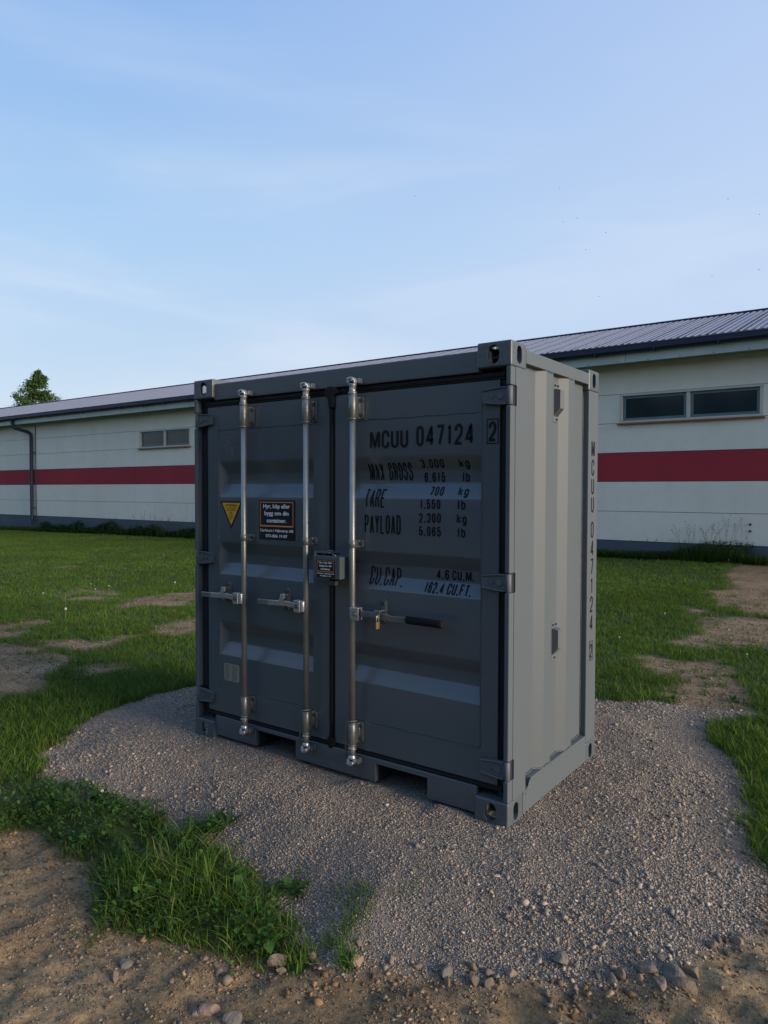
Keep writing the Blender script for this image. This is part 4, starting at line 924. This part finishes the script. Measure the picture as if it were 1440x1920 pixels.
ICF = np.array([(0, 2, 1), (0, 3, 2), (4, 5, 6), (4, 6, 7), (0, 1, 5), (0, 5, 4), (1, 2, 6), (1, 6, 5), (2, 3, 7), (2, 7, 6), (3, 0, 4), (3, 4, 7)])
def quat_rot(n_):
    u = rng.normal(size=(n_, 4)); u /= np.linalg.norm(u, axis=1)[:, None]; a, b_, c, d_ = u.T
    return np.stack([1-2*(c*c+d_*d_), 2*(b_*c-a*d_), 2*(b_*d_+a*c), 2*(b_*c+a*d_), 1-2*(b_*b_+d_*d_), 2*(c*d_-a*b_), 2*(b_*d_-a*c), 2*(c*d_+a*b_), 1-2*(b_*b_+c*c)], 1).reshape(n_, 3, 3)
def stones(P, r, cols):
    n_ = len(P); ax = rng.uniform(.5, 1.45, (n_, 1, 3)); jit = rng.uniform(.35, 1.15, (n_, 8, 3))
    v = ICO[None]*jit*ax; v = np.einsum('nij,nkj->nki', quat_rot(n_), v)*r[:, None, None]
    v[:, :, 2] *= .62
    v += P[:, None, :]
    f = ICF[None]+(np.arange(n_)*8)[:, None, None]
    return v.reshape(-1, 3), f.reshape(-1, 3), np.repeat(cols, 8, 0)
PAL = np.array([(.18, .17, .155), (.12, .115, .11), (.22, .20, .18), (.27, .225, .19), (.30, .22, .175), (.20, .17, .135), (.07, .07, .075), (.36, .33, .30), (.24, .19, .155), (.15, .155, .17), (.33, .26, .21)])
def pick_cols(n_): 
    c = PAL[rng.integers(0, len(PAL), n_)]*rng.uniform(.8, 1.25, (n_, 1))*np.array([1.12, 1.06, .95])*.75+np.array([.052, .048, .042])*rng.uniform(.6, 1.2, (n_, 1)); return c
def scatter(n_, box, keep):
    x = rng.uniform(box[0], box[1], n_); y = rng.uniform(box[2], box[3], n_); k = keep(x, y); k = rng.random(n_) < k
    return x[k], y[k]
def in_view(x, y, mar=.22):
    vx, vy = x-CAMP.x, y-CAMP.y; f_ = vx*d.x+vy*d.y; s_ = vx*r0.x+vy*r0.y
    return (f_ > .3) & (np.abs(s_) < f_*(.533+mar)+.4)
def not_under(x, y): return ~((x > -2.19) & (x < -.015) & (y > .015) & (y < 1.14))
def camd(x, y): return np.hypot(x-CAMP.x, y-CAMP.y)
def pad_keep(x, y):
    m, _ = masks(x, y); m = m*not_under(x, y); return m*in_view(x, y)*np.clip((3.6/np.maximum(camd(x, y), 1))**1.5, 0, 1)*(~((x < -.6) & (y > 1.3)))
x, y = scatter(620000, (-3.4, 1.15, -1.2, 2.8), pad_keep)
r = np.exp(rng.normal(math.log(.0029), .34, len(x)))
patchy = fbm(x, y, 2.2, 3, 5); r *= .85+.5*patchy
S = [stones(np.stack([x, y, terrain(x, y)+r*.25], 1), r, pick_cols(len(x)))]
x, y = scatter(40000, (-3.4, 1.15, -1.2, 2.8), lambda x, y: masks(x, y)[0]*not_under(x, y)*(.25+1.0*sst(.55, .1, sdf(PAD, x, y)))*sst(.35, .65, fbm(x, y, 2.0, 3, 41))*1.2)
r = np.exp(rng.normal(math.log(.0066), .38, len(x))).clip(0, .017); S.append(stones(np.stack([x, y, terrain(x, y)+r*.3], 1), r, pick_cols(len(x))))
def merge(S):
    o_ = 0; Vs = []; Fs = []; Cs = []
    for v, f, c in S: Vs.append(v); Fs.append(f+o_); Cs.append(c); o_ += len(v)
    return np.concatenate(Vs), np.concatenate(Fs), np.concatenate(Cs)
v, f, c = merge(S); me = np_mesh('gravel', v, None, f, c, 'stone'); print('gravel stones', len(v)//8)
tag(link('gravel', me), 'crushed grey and pink gravel spread in a pad under and around the container', 'gravel', None, 'stuff')
# pebbles and clods in the soil
SOIL = np.array([(.20, .15, .105), (.16, .115, .08), (.25, .19, .135), (.13, .10, .075), (.22, .20, .18), (.30, .24, .18)])
def soil_cols(n_): return SOIL[rng.integers(0, len(SOIL), n_)]*rng.uniform(.55, 1.05, (n_, 1))*np.array([1.0, .95, .86])
def fk(x, y):
    m, g_ = masks(x, y); return (1-m)*(1-g_)*(.3+.9*sst(.42, .6, fbm(x, y, 4, 3, 13)))*in_view(x, y)
x, y = scatter(230000, (-3.4, 2.2, -2.4, .6), fk); r = np.exp(rng.normal(math.log(.0027), .5, len(x))).clip(0, .016)
S = [stones(np.stack([x, y, terrain(x, y)+r*.2], 1), r, soil_cols(len(x)))]
def edge_keep(x, y):
    s_ = sdf(PAD, x, y); return np.exp(-((s_+.04)/.07)**2)*sst(-.75, -.2, x-.0*y)*sst(1.2, .2, y)*sst(.30, .55, fbm(x, y, 5, 3, 15))
x, y = scatter(5000, (-1.6, 1.3, -1.6, .6), edge_keep); r = np.exp(rng.normal(math.log(.007), .4, len(x))).clip(0, .016)
S.append(stones(np.stack([x, y, terrain(x, y)+r*.3], 1), r, soil_cols(len(x))))
x, y = scatter(90000, (-8, 1.3, -.6, 9), lambda x, y: (1-masks(x, y)[0])*(1-masks(x, y)[1])*(y > 0)); r = np.exp(rng.normal(math.log(.006), .4, len(x)))
S.append(stones(np.stack([x, y, terrain(x, y)+r*.2], 1), r, soil_cols(len(x))))
x, y = scatter(14000, (-2.6, 1.3, -1.9, .5), lambda x, y: np.exp(-((sdf(FRONT, x, y)-.07)/.09)**2)*sst(.48, .62, fbm(x, y, 6, 3, 63))*in_view(x, y)); r = np.exp(rng.normal(math.log(.008), .45, len(x))).clip(0, .022)
S.append(stones(np.stack([x, y, terrain(x, y)+r*.15], 1), r, soil_cols(len(x))*np.array([1.0, .88, .72])))
v, f, c = merge(S); me = np_mesh('pebbles', v, None, f, c, 'stone')
tag(link('pebbles', me), 'brown pebbles and earth clods scattered over the bare soil', 'pebbles', None, 'stuff')

# larger single stones along the foot of the gravel
def rock(px, py, r_, mname, flat=.65, seed=0):
    r_ *= 1.2
    rr = np.random.default_rng(seed); bm = bmesh.new(); bmesh.ops.create_icosphere(bm, subdivisions=3, radius=1)
    fr = rr.normal(size=(5, 3)); ph = rr.uniform(0, 6, 5); am = rr.uniform(.05, .16, 5); cuts = rr.normal(size=(7, 3)); cuts /= np.linalg.norm(cuts, axis=1)[:, None]; cd = rr.uniform(.45, .85, 7)
    for v_ in bm.verts:
        p = np.array(v_.co); k = 1+sum(a*math.sin(float(f_@p)*1.6+h) for a, f_, h in zip(am, fr, ph)); p = p*k
        for cn, dd in zip(cuts, cd):
            s_ = float(p@cn)
            if s_ > dd: p = p-cn*(s_-dd)*.85
        v_.co = p*np.array((1.0, .8, flat))*r_
    ang = rr.uniform(0, 6.28); bmesh.ops.rotate(bm, verts=bm.verts, matrix=Matrix.Rotation(ang, 3, 'Z'))
    me = bpy.data.meshes.new('rock'); bm.to_mesh(me); bm.free(); me.materials.append(M[mname])
    for p in me.polygons: p.use_smooth = False
    o = bpy.data.objects.new('rock', me); COL.objects.link(o); o.location = (px, py, float(terrain(np.array([px]), np.array([py]))[0])+r_*flat*.12)
    return o
big = [(-.38, -1.45, .034, 'rockpink', 'pinkish rounded stone half sunk in the brown soil at the bottom edge, left of centre'),
       (-.28, -1.43, .036, 'rockgrey', 'smooth pale grey boulder in the soil at the very bottom of the picture'),
       (.86, -.48, .040, 'rockgrey', 'largest dark grey stone in the heap below the gravel at lower right'),
       (.90, -.43, .030, 'rock', 'pale brown flat stone touching the back of the dark grey stone heap'),
       (.90, -.50, .040, 'rock', 'large rough brown stone in front of the dark grey stone'),
       (.83, -.535, .026, 'rockpink', 'smooth pink stone just left of the large rough brown stone'),
       (.78, -.50, .030, 'rockgrey', 'grey oblong stone at the left end of the lower right heap'),
       (1.005, -.16, .026, 'rock', 'upright egg shaped stone among pebbles beside the rut at lower right'),
       (.51, -.60, .030, 'rockgrey', 'flat dark slate coloured stone at the foot of the gravel slope, centre right'),
       (-.11, -.99, .032, 'rockpink', 'tan pointed stone beside the lone grass tuft below the gravel'),
       (-.36, -1.14, .036, 'rockpink', 'flat pinkish slab of stone just below the grass clump'),
       (-1.07, -1.38, .026, 'rock', 'light brown clod standing at the left foot of the grass clump'),
       (-.80, -1.47, .030, 'rockgrey', 'dull grey stone buried in the bare soil left of centre')]
for k, (px, py, r_, mn, lab) in enumerate(big): tag(rock(px, py, r_, mn, .6, 100+k), lab, 'stone')
small = [(-.77, -1.54, .020), (-.27, -1.06, .018), (-.41, -1.48, .02), (-.61, -1.4, .018), (-.58, -1.44, .014), (-.59, -1.29, .016), (-.01, -.92, .018), (-.02, -.87, .014), (-.31, -1.17, .016), (-.5, -1.3, .014),
         (.18, -.85, .022), (.22, -.81, .020), (.28, -.83, .022), (.33, -.81, .022), (.38, -.75, .019), (.28, -.89, .024), (.70, -.56, .02), (.76, -.545, .018), (.68, -.59, .018), (.90, -.32, .018), (.93, -.27, .02), (.98, -.27, .016),
         (1.01, -.21, .02), (1.06, -.19, .016), (1.08, -.16, .016), (.51, -.76, .016), (.67, -.74, .015), (.96, -.34, .016), (.20, -.88, .018), (.25, -.79, .019), (.31, -.78, .016), (.43, -.73, .018), (.95, -.22, .015), (.73, -.50, .015), (.80, -.44, .016), (.96, -.40, .018), (-.15, -.93, .016), (.08, -.88, .016)]
for k, (px, py, r_) in enumerate(small[::2]+small[1::4]):
    tag(rock(px, py, r_, ('rock', 'rockgrey', 'rock', 'rockpink')[k % 4], .7, 200+k), 'small brown or grey stone lying along the foot of the gravel slope', 'stone', 'small stones along the edge of the gravel')

# ------------------------------------------------------------------ grass
def blades(x, y, h, w_, lean, cols, lev=3, z=None, dirn=None):
    n_ = len(x); z = terrain(x, y)-.004 if z is None else z
    a = rng.uniform(0, 2*math.pi, n_); la = a+rng.normal(0, .7, n_)+math.pi/2 if dirn is None else dirn
    wx_, wy_ = np.cos(a)*w_/2, np.sin(a)*w_/2; lx, ly = np.cos(la)*lean*h, np.sin(la)*lean*h
    rows = []
    for k in range(lev):
        t_ = k/(lev); bend = t_**1.8; taper = (1-.45*t_)
        hz2 = h*(t_-.25*lean*bend)
        cx, cy = x+lx*bend, y+ly*bend
        rows.append(np.stack([cx-wx_*taper, cy-wy_*taper, z+hz2], 1)); rows.append(np.stack([cx+wx_*taper, cy+wy_*taper, z+hz2], 1))
    rows.append(np.stack([x+lx, y+ly, z+h*(1-.25*lean)], 1))
    V_ = np.stack(rows, 1); m_ = 2*lev+1; base = (np.arange(n_)*m_)[:, None]
    q_ = np.concatenate([base+np.array([2*k, 2*k+1, 2*k+3, 2*k+2]) for k in range(lev-1)], 0) if lev > 1 else np.zeros((0, 4), int)
    tr_ = base+np.array([2*lev-2, 2*lev-1, 2*lev])
    return V_.reshape(-1, 3), q_, tr_, np.repeat(cols, m_, 0)
def leaves(x, y, z, ln, wd, tilt, cols, dirn=None):
    n_ = len(x); a = rng.uniform(0, 2*math.pi, n_) if dirn is None else dirn
    dx, dy = np.cos(a), np.sin(a); px_, py_ = -dy, dx; ct, st_ = np.cos(tilt), np.sin(tilt)
    rows = []
    for t_, ww, dz in ((0, .08, 0), (.3, .85, .02), (.3, -.85, .02), (.65, .9, -.03), (.65, -.9, -.03), (1, 0, -.14)):
        s_ = np.sign(ww) if ww else 0
        rows.append(np.stack([x+dx*ln*t_*ct+px_*wd*ww/2, y+dy*ln*t_*ct+py_*wd*ww/2, z+ln*t_*st_+dz*ln+(abs(ww)*wd*.12)], 1))
    mid = [np.stack([x+dx*ln*t_*ct, y+dy*ln*t_*ct, z+ln*t_*st_+dz*ln], 1) for t_, dz in ((.3, .02), (.65, -.03))]
    V_ = np.stack(rows+mid, 1); base = (np.arange(n_)*8)[:, None]
    q_ = np.concatenate([base+np.array(i) for i in ((1, 6, 7, 3), (6, 2, 4, 7))], 0)
    tr_ = np.concatenate([base+np.array(i) for i in ((0, 6, 1), (0, 2, 6), (3, 7, 5), (7, 4, 5))], 0)
    return V_.reshape(-1, 3), q_, tr_, np.repeat(cols, 8, 0)
def gmerge(G):
    o_ = 0; A = [[], [], [], []]
    for v, q_, t_, c in G: A[0].append(v); A[1].append(q_+o_); A[2].append(t_+o_); A[3].append(c); o_ += len(v)
    return [np.concatenate(a) for a in A]
def gobj(name, G, label, cat):
    v, q_, t_, c = gmerge(G); me = np_mesh(name, v, q_, t_, c, 'blade'); o = link(name, me); tag(o, label, cat, None, 'stuff'); print(name, len(q_)+len(t_)); return o
GC = np.array([(.064, .130, .019), (.088, .162, .023), (.116, .190, .028), (.050, .105, .016), (.170, .180, .046)])
def gcols(n_, x=None, y=None, dry=.035):
    c = GC[rng.choice(5, n_, p=[.28, .27, .2, .18, .07])]*rng.uniform(.75, 1.2, (n_, 1))
    dr = rng.random(n_) < dry; c[dr] = np.array([(.22, .19, .10)])*rng.uniform(.7, 1.1, (dr.sum(), 1))
    if x is not None:
        k = fbm(x, y, .9, 3, 77)[:, None]; c = c*(.75+.5*k)
    return c
def in_view_old(x, y, mar=.22):
    vx, vy = x-CAMP.x, y-CAMP.y; f_ = vx*d.x+vy*d.y; s_ = vx*r0.x+vy*r0.y
    return (f_ > .3) & (np.abs(s_) < f_*(.533+mar)+.4)
G = []
def lawn_keep(x, y):
    g_, gr = masks(x, y); gr = np.where((sdf(TONGUE, x, y) > 0) & (y < -.4), 0, gr)
    clump = .35+.9*sst(.35, .6, fbm(x, y, 5, 3, 99)); return gr*clump*in_view(x, y)
# zones by distance from the camera: (rmin, rmax, count per m2, blade h, blade w)
def ring(r0_, r1_, dens, h, w_, lev):
    bx = (-34, 2.6, -2.2, 12.45); area = (bx[1]-bx[0])*(bx[3]-bx[2]); n_ = int(area*dens); out = []
    while n_ > 0:
        m_ = min(n_, 600000); n_ -= m_
        x = rng.uniform(bx[0], bx[1], m_); y = rng.uniform(bx[2], bx[3], m_); dd = camd(x, y)
        k = (dd >= r0_) & (dd < r1_) & in_view(x, y); x, y = x[k], y[k]
        k = rng.random(len(x)) < lawn_keep(x, y); out.append((x[k], y[k]))
    x = np.concatenate([o_[0] for o_ in out]); y = np.concatenate([o_[1] for o_ in out])
    hh = h*rng.uniform(.55, 1.25, len(x))*(.7+.75*fbm(x, y, 1.6, 3, 17))
    sel = rng.random(len(x)) < .02; hh[sel] *= 1.5
    G.append(blades(x, y, hh, w_*rng.uniform(.7, 1.3, len(x)), rng.uniform(.15, .9, len(x)), gcols(len(x), x, y), lev))
ring(0, 5.0, 9000, .062, .0040, 3)
ring(5.0, 7.5, 6500, .052, .0046, 2)
ring(7.5, 12, 4200, .045, .0058, 2)
ring(12, 40, 1900, .042, .0085, 2)
# ragged tufts growing into the soil patches and over the pad edge
tx, ty = scatter(15000, (-9, 1.1, -.8, 9), lambda x, y: in_view(x, y)*(1-masks(x, y)[0])*.6*sst(.45, .62, fbm(x, y, 3, 3, 19))*sst(-.02, .03, -sdf(FRONT, x, y))*((y > .45) | (x < -1.5)))
k = 14; x = np.repeat(tx, k)+rng.normal(0, .022, len(tx)*k); y = np.repeat(ty, k)+rng.normal(0, .022, len(tx)*k)
G.append(blades(x, y, .055*rng.uniform(.5, 1.3, len(x)), .0045*rng.uniform(.7, 1.3, len(x)), rng.uniform(.3, 1.1, len(x)), gcols(len(x), x, y), 2))
gobj('lawn_grass', G, 'short green lawn with bare patches between the gravel pad and the warehouse', 'grass')

# lush long grass: the clump between soil and gravel, the left edge of the pad, the right edge tufts
G = []
def longgrass(n_, box, keep, h, w_, lev=4, dry=.03, lean=(.2, 1.1)):
    x, y = scatter(n_, box, keep)
    G.append(blades(x, y, h*rng.uniform(.45, 1.25, len(x)), w_*rng.uniform(.6, 1.3, len(x)), rng.uniform(lean[0], lean[1], len(x)), gcols(len(x), None, None, dry), lev))
tk = lambda x, y: sst(-.03, .06, sdf(TONGUE, x, y)+(fbm(x, y, 9, 3, 33)-.5)*.10)*(.25+.9*sst(.35, .55, fbm(x, y, 6, 2, 37)))
longgrass(14000, (-1.65, -.35, -1.5, -.62), lambda x, y: tk(x, y)*sst(.40, .56, fbm(x, y, 4, 3, 39)), .070, .0044, dry=.07, lean=(.3, 1.4))
longgrass(1300, (-1.5, -.5, -1.4, -.75), tk, .115, .0048, 5)
longgrass(5000, (-1.8, -.3, -1.6, -.6), lambda x, y: sst(-.13, .02, sdf(TONGUE, x, y))*sst(.06, -.02, sdf(TONGUE, x, y))*sst(.45, .62, fbm(x, y, 7, 3, 57)), .05, .004, 3, dry=.15, lean=(.5, 1.6))
longgrass(17000, (-3.6, -1.6, -2.3, -.55), tk, .046, .0042)
longgrass(22000, (-4.6, -2.6, -1.6, 1.2), lambda x, y: masks(x, y)[1]*in_view(x, y)*sst(1.0, .1, -sdf(PAD, x, y)), .090, .0048)
rk = lambda x, y: masks(x, y)[1]*sst(.40, .55, fbm(x, y, 3.5, 3, 43))
longgrass(30000, (.3, 2.0, .45, 3.4), lambda x, y: masks(x, y)[1]*in_view(x, y)*(x > .35)*(.2+.8*sst(.38, .52, fbm(x, y, 3.5, 3, 43))), .085, .0046)
longgrass(3500, (-.9, .9, 2.2, 4.6), lambda x, y: masks(x, y)[1]*in_view(x, y)*sst(.45, .6, fbm(x, y, 3.5, 3, 44)), .085, .0052)
longgrass(6500, (-.7, .15, -1.2, -.4), lambda x, y: sst(-.12, .10, sdf(SPARSE, x, y))*sst(.42, .6, fbm(x, y, 9, 3, 58)), .05, .0030, 3, lean=(.4, 1.5))
x = np.full(130, -.13)+rng.normal(0, .02, 130); y = np.full(130, -1.02)+rng.normal(0, .02, 130)
G.append(blades(x, y, .085*rng.uniform(.4, 1.2, 130), np.full(130, .0034), rng.uniform(.3, 1.3, 130), gcols(130)*np.array([.9, 1.05, 1.3]), 4))
gobj('long_grass', G, 'long lush green grass growing along the edges of the gravel pad', 'grass')

# broad leaved weeds in the grass clumps
G = []
def weed(n_, box, keep, ln, hmax, k=7, col=(.05, .11, .025)):
    cx, cy = scatter(n_, box, keep); m_ = len(cx)
    x = np.repeat(cx, k)+rng.normal(0, .012, m_*k); y = np.repeat(cy, k)+rng.normal(0, .012, m_*k)
    z = terrain(x, y)+rng.uniform(.008, hmax, m_*k); s_ = ln*rng.uniform(.5, 1.25, m_*k)
    G.append(leaves(x, y, z, s_, s_*rng.uniform(.45, .75, m_*k), rng.uniform(-.2, .9, m_*k), np.array(col)*rng.uniform(.6, 1.5, (m_*k, 1))*np.array([[1, 1, 1]])))
weed(1500, (-2.4, -.35, -1.5, -.6), lambda x, y: sst(-.04, .03, sdf(TONGUE, x, y))*sst(.18, .04, sdf(TONGUE, x, y))*.9, .027, .06)
weed(750, (-3.4, -1.6, -1.5, -.6), tk, .024, .06)
weed(36, (-3.0, -.4, -1.3, -.6), tk, .065, .035, 8, (.055, .125, .03))
for cx, cy, ln in ((-1.17, -.66, .09), (-1.23, -.70, .075), (-1.62, -.76, .08), (-.58, -.84, .085), (-.64, -.86, .06), (-2.68, -.90, .07), (-2.58, -.95, .065), (-2.95, -.45, .08), (-.38, -1.10, .05), (.42, 2.95, .07), (.05, 2.72, .08)):
    k = 9; a = rng.uniform(0, 6.28, k); x = cx+np.cos(a)*.006; y = cy+np.sin(a)*.006
    G.append(leaves(x, y, terrain(x, y)+.008, ln*rng.uniform(.7, 1.2, k), ln*.38*rng.uniform(.8, 1.2, k), rng.uniform(.15, .8, k), np.array((.045, .10, .028))*rng.uniform(.7, 1.3, (k, 1)), a))
weed(260, (-.8, .9, 2.3, 8.5), lambda x, y: masks(x, y)[1]*in_view(x, y)*.35, .03, .05)
weed(900, (-9, -3, -.6, 5), lambda x, y: masks(x, y)[1]*in_view(x, y)*.5*sst(.5, .65, fbm(x, y, 1.5, 3, 55)), .03, .05)
gobj('weeds', G, 'broad leaved weeds and clover mixed into the grass by the gravel', 'weeds')

# undergrowth and tall seeding grass at the foot of the warehouse wall
G = []
def wall_leaf(n_, xa, xb, hfun, ln=.10):
    x = rng.uniform(xa, xb, n_); hh = hfun(x)*rng.random(n_)**.8; y = 12.50-rng.random(n_)*.42*(1-.5*hh/.5); z = terrain(x, y, False)+hh
    s_ = ln*rng.uniform(.5, 1.2, n_); G.append(leaves(x, y, z, s_, s_*rng.uniform(.4, .7, n_), rng.uniform(-.6, .7, n_), np.array((.030, .068, .026))*rng.uniform(.55, 1.6, (n_, 1))))
wall_leaf(15000, -26.6, -12, lambda x: .03+.62*fbm(x, x*0, 1.7, 5, 7)**1.8, .10)
wall_leaf(900, -30, -26.6, lambda x: .10+0*x, .06)
wall_leaf(3200, -5.2, -.9, lambda x: .06+.22*fbm(x, x*0, 1.1, 3, 8)+.25*sst(-2.4, -1.5, x), .07)
def wall_grass(n_, xa, xb, h, w_=.010):
    x = rng.uniform(xa, xb, n_); y = rng.uniform(12.1, 12.5, n_); G.append(blades(x, y, h*rng.uniform(.5, 1.2, n_), np.full(n_, w_), rng.uniform(.1, .8, n_), gcols(n_)*.55, 3, terrain(x, y, False)))
wall_grass(9000, -30, -12, .22); wall_grass(7000, -6, -.4, .20); wall_grass(700, -2.3, -1.0, .48, .007); wall_grass(400, -22, -17.4, .5, .008)
gobj('wall_undergrowth', G, 'dark leafy undergrowth along the foot of the warehouse wall', 'undergrowth')
G = []
def seeding(n_, xa, xb, hmin, hmax, w_=.005):
    x = rng.uniform(xa, xb, n_); y = rng.uniform(12.2, 12.48, n_); h = rng.uniform(hmin, hmax, n_); ln = rng.uniform(.1, .45, n_); dirn = rng.uniform(0, 6.28, n_); z = terrain(x, y, False)
    col = np.array((.13, .13, .075))*rng.uniform(.7, 1.2, (n_, 1)); G.append(blades(x, y, h, np.full(n_, w_), ln, col, 4, z, dirn))
    k = 14; t_ = rng.uniform(.72, 1.0, (n_, k)); b_ = t_**1.8
    hx = (x[:, None]+np.cos(dirn)[:, None]*ln[:, None]*h[:, None]*b_+rng.normal(0, .012, (n_, k))).ravel(); hy = (y[:, None]+np.sin(dirn)[:, None]*ln[:, None]*h[:, None]*b_).ravel()
    hz3 = (z[:, None]+h[:, None]*(t_-.25*ln[:, None]*b_)).ravel(); m_ = n_*k
    G.append(blades(hx, hy, np.full(m_, .035), np.full(m_, .007), rng.uniform(.2, 1.0, m_), np.repeat(col, k, 0)*1.1, 2, hz3))
seeding(26, -2.3, -1.0, .60, 1.0); seeding(10, -3.2, -2.3, .3, .5); seeding(8, -20.4, -19.2, .7, 1.0, .008); seeding(22, -19.2, -17.4, .45, .85, .008); seeding(6, -24, -21, .4, .8, .008)
gobj('seeding_grass', G, 'tall thin seeding grass stalks against the warehouse wall', 'tall grass')

# ------------------------------------------------------------------ dandelions
dl = [(-6.67, 1.72, .16, 'tallest white dandelion clock in the lawn, left of the container beside bare soil'), (-7.48, 2.19, .20, 'spent dandelion stalk without fluff behind the tallest dandelion clock'),
      (-8.66, 3.29, .14, 'bent dandelion beside the small bare patch at left'), (-8.11, 3.02, .13, 'dandelion standing just right of the bent one at the small bare patch'), (-8.09, 3.23, .15, 'upright dandelion at the right end of the small bare patch'),
      (-8.62, 2.51, .10, 'short dandelion stalk nearest the left edge of the lawn'), (-12.33, 7.41, .07, 'white flower head alone in the far lawn near the container edge'),
      (-8.14, 4.46, .08, 'small dandelion clock close to the left edge of the container'), (-15.0, 7.4, .08, 'white daisy in the far lawn below the left window'),
      (-.84, 5.89, .05, 'white clover head in the lawn right of the container'), (.30, 4.33, .05, 'white clover head near the right edge of the picture'), (-1.26, 12.0, .08, 'white flower close to the wall on the right'),
      (-.90, 4.39, .05, 'white clover head low in the grass beside the right rear corner of the container'), (-2.0, -.80, .045, 'white clover head in the grass at the corner of the bare soil')]
for px, py, h, lab in dl:
    z0 = float(terrain(np.array([px]), np.array([py]))[0]); t0 = thing('dandelion', lab, 'flower', (px, py, z0), 'white flowers in the lawn')
    mb = MB(); mb.tube([(px, py, z0), (px+.006, py, z0+h*.5), (px+.002, py+.004, z0+h)], .0022, 6); obj('stem', mb, 'stem', t0)
    mb = MB(); c0 = Vector((px+.002, py+.004, z0+h+.012)); rr = random.Random(int(px*100)); rad = .014 if 'clock' in lab else .008
    if 'without' not in lab:
        mb.sphere(c0, rad*.35, 6)
        for k in range(70):
            v_ = Vector((rr.gauss(0, 1), rr.gauss(0, 1), rr.gauss(0, 1))).normalized(); p = c0+v_*rad; a_ = v_.orthogonal().normalized()*rad*.16; b_ = v_.cross(a_)
            mb.add([c0+v_*rad*.4, p+a_, p-a_, p+b_, p-b_], [(0, 1, 2), (0, 3, 4)])
            mb.add([p+a_, p+b_, p-a_, p-b_], [(0, 1, 2, 3)])
        obj('seed_head', mb, 'puff', t0, fixn=False)
    else: mb.sphere(c0-Vector((0, 0, .01)), .005, 6); obj('seed_head', mb, 'stem', t0)

# ------------------------------------------------------------------ tree behind the warehouse
TX, TY = -77.4, 40.0
tr = thing('birch_tree', 'pointed green tree rising behind the warehouse roof at far left', 'tree', (TX, TY, 0))
mb = MB(); mb.tube([(TX, TY, -.5), (TX+.1, TY, 4), (TX-.05, TY, 9), (TX+.05, TY, 13), (TX, TY, 15.0)], [.28, .22, .14, .06, .02], 10)
tk_ = obj('trunk', mb, 'bark', tr)
G2 = []; rr = np.random.default_rng(4); mb = MB(); cl = []
for k in range(210):
    z = rr.uniform(2.5, 14.7); t_ = (15.1-z)/12.6; rad = (.1+8.8*t_**1.0)*rr.uniform(.35, 1.0)*(1 if z > 5 else .8); a = rr.uniform(0, 6.28)
    p0 = Vector((TX, TY, max(z-rad*.5, 1.5))); p1 = Vector((TX+math.cos(a)*rad, TY+math.sin(a)*rad, z+.0)); mb.tube([p0, (p0+p1)/2+Vector((0, 0, .12*rad)), p1], [.05, .03, .01], 5)
    cl.append((p1, .28+.75*t_)); cl.append((p0.lerp(p1, .6)+Vector((0, 0, .1)), .26+.7*t_))
obj('limb', mb, 'bark', tr)
for p, s_ in cl:
    n_ = 70; v_ = rr.normal(size=(n_, 3))*np.array([s_*.5, s_*.5, s_*.38]); x = p.x+v_[:, 0]; y = p.y+v_[:, 1]; z = p.z+v_[:, 2]
    ok = z < 15.25; x, y, z = x[ok], y[ok], z[ok]; m_ = len(x)
    G2.append(leaves(x, y, z, np.full(m_, .20)*rr.uniform(.7, 1.4, m_), np.full(m_, .16), rr.uniform(-1.2, 1.0, m_), np.array((.080, .145, .050))*rr.uniform(.7, 1.35, (m_, 1))*rr.uniform(.85, 1.15)))
v, q_, t3, c = gmerge(G2); me = np_mesh('crown', v, q_, t3, c, 'blade'); link('crown', me, tr)

# ------------------------------------------------------------------ dark wood beyond the viewpoint (mirrored in the windows)
G3 = []; rr = np.random.default_rng(9)
for k in range(46):
    cx = -52+k*2.0+rr.uniform(-.8, .8); cy = -23+rr.uniform(-3, 3)-abs(cx+5)*.02; hgt = rr.uniform(6.5, 9.0); rad = rr.uniform(2.2, 3.4)
    for j in range(26):
        a = rr.uniform(0, 6.28); zz_ = rr.uniform(.8, hgt); rr_ = rad*math.sqrt(max(.08, 1-((zz_-hgt*.42)/(hgt*.60))**2))*rr.uniform(.3, 1)
        n_ = 40; v_ = rr.normal(size=(n_, 3))*np.array([.75, .75, .6]); G3.append(leaves(cx+math.cos(a)*rr_+v_[:, 0], cy+math.sin(a)*rr_+v_[:, 1], zz_+v_[:, 2], np.full(n_, .55), np.full(n_, .42), rr.uniform(-1.2, 1.2, n_), np.array((.045, .075, .025))*rr.uniform(.7, 1.3, (n_, 1))))
gobj('woodland', G3, 'dark wood on the far side of the field, mirrored in the warehouse windows', 'woodland')

# ------------------------------------------------------------------ insects in the air
def inv(px, py, dist):
    v_ = d+r2*((px-720)/FPX)+u2*((960-py)/FPX); return CAMP+v_*dist
ip = [(1365, 373, 6), (1424, 402, 6.5), (1423, 506, 5.5), (1136, 436, 6.2), (1098, 468, 7), (1082, 409, 6.6), (1049, 353, 7), (1056, 417, 7.2), (778, 367, 6.5), (1335, 517, 7), (1123, 556, 6.8)]
for k, (px, py, ds) in enumerate(ip):
    p = inv(px, py, ds); mb = MB(); mb.sphere(p, .0020, 8, sq=(2.0, 1, 1)); mb.sphere(p+Vector((.005, 0, .0005)), .0015, 6)
    for s_ in (-1, 1): mb.add([p, p+Vector((.002, s_*.006, .003)), p+Vector((-.003, s_*.006, .003))], [(0, 1, 2)])
    tag(obj('insect', mb, 'insect', fixn=False), 'tiny dark insect flying in the pale sky above the warehouse', 'insect', 'insects in the air')
for o in list(sc.objects):
    if '_loc' in o: del o['_loc']
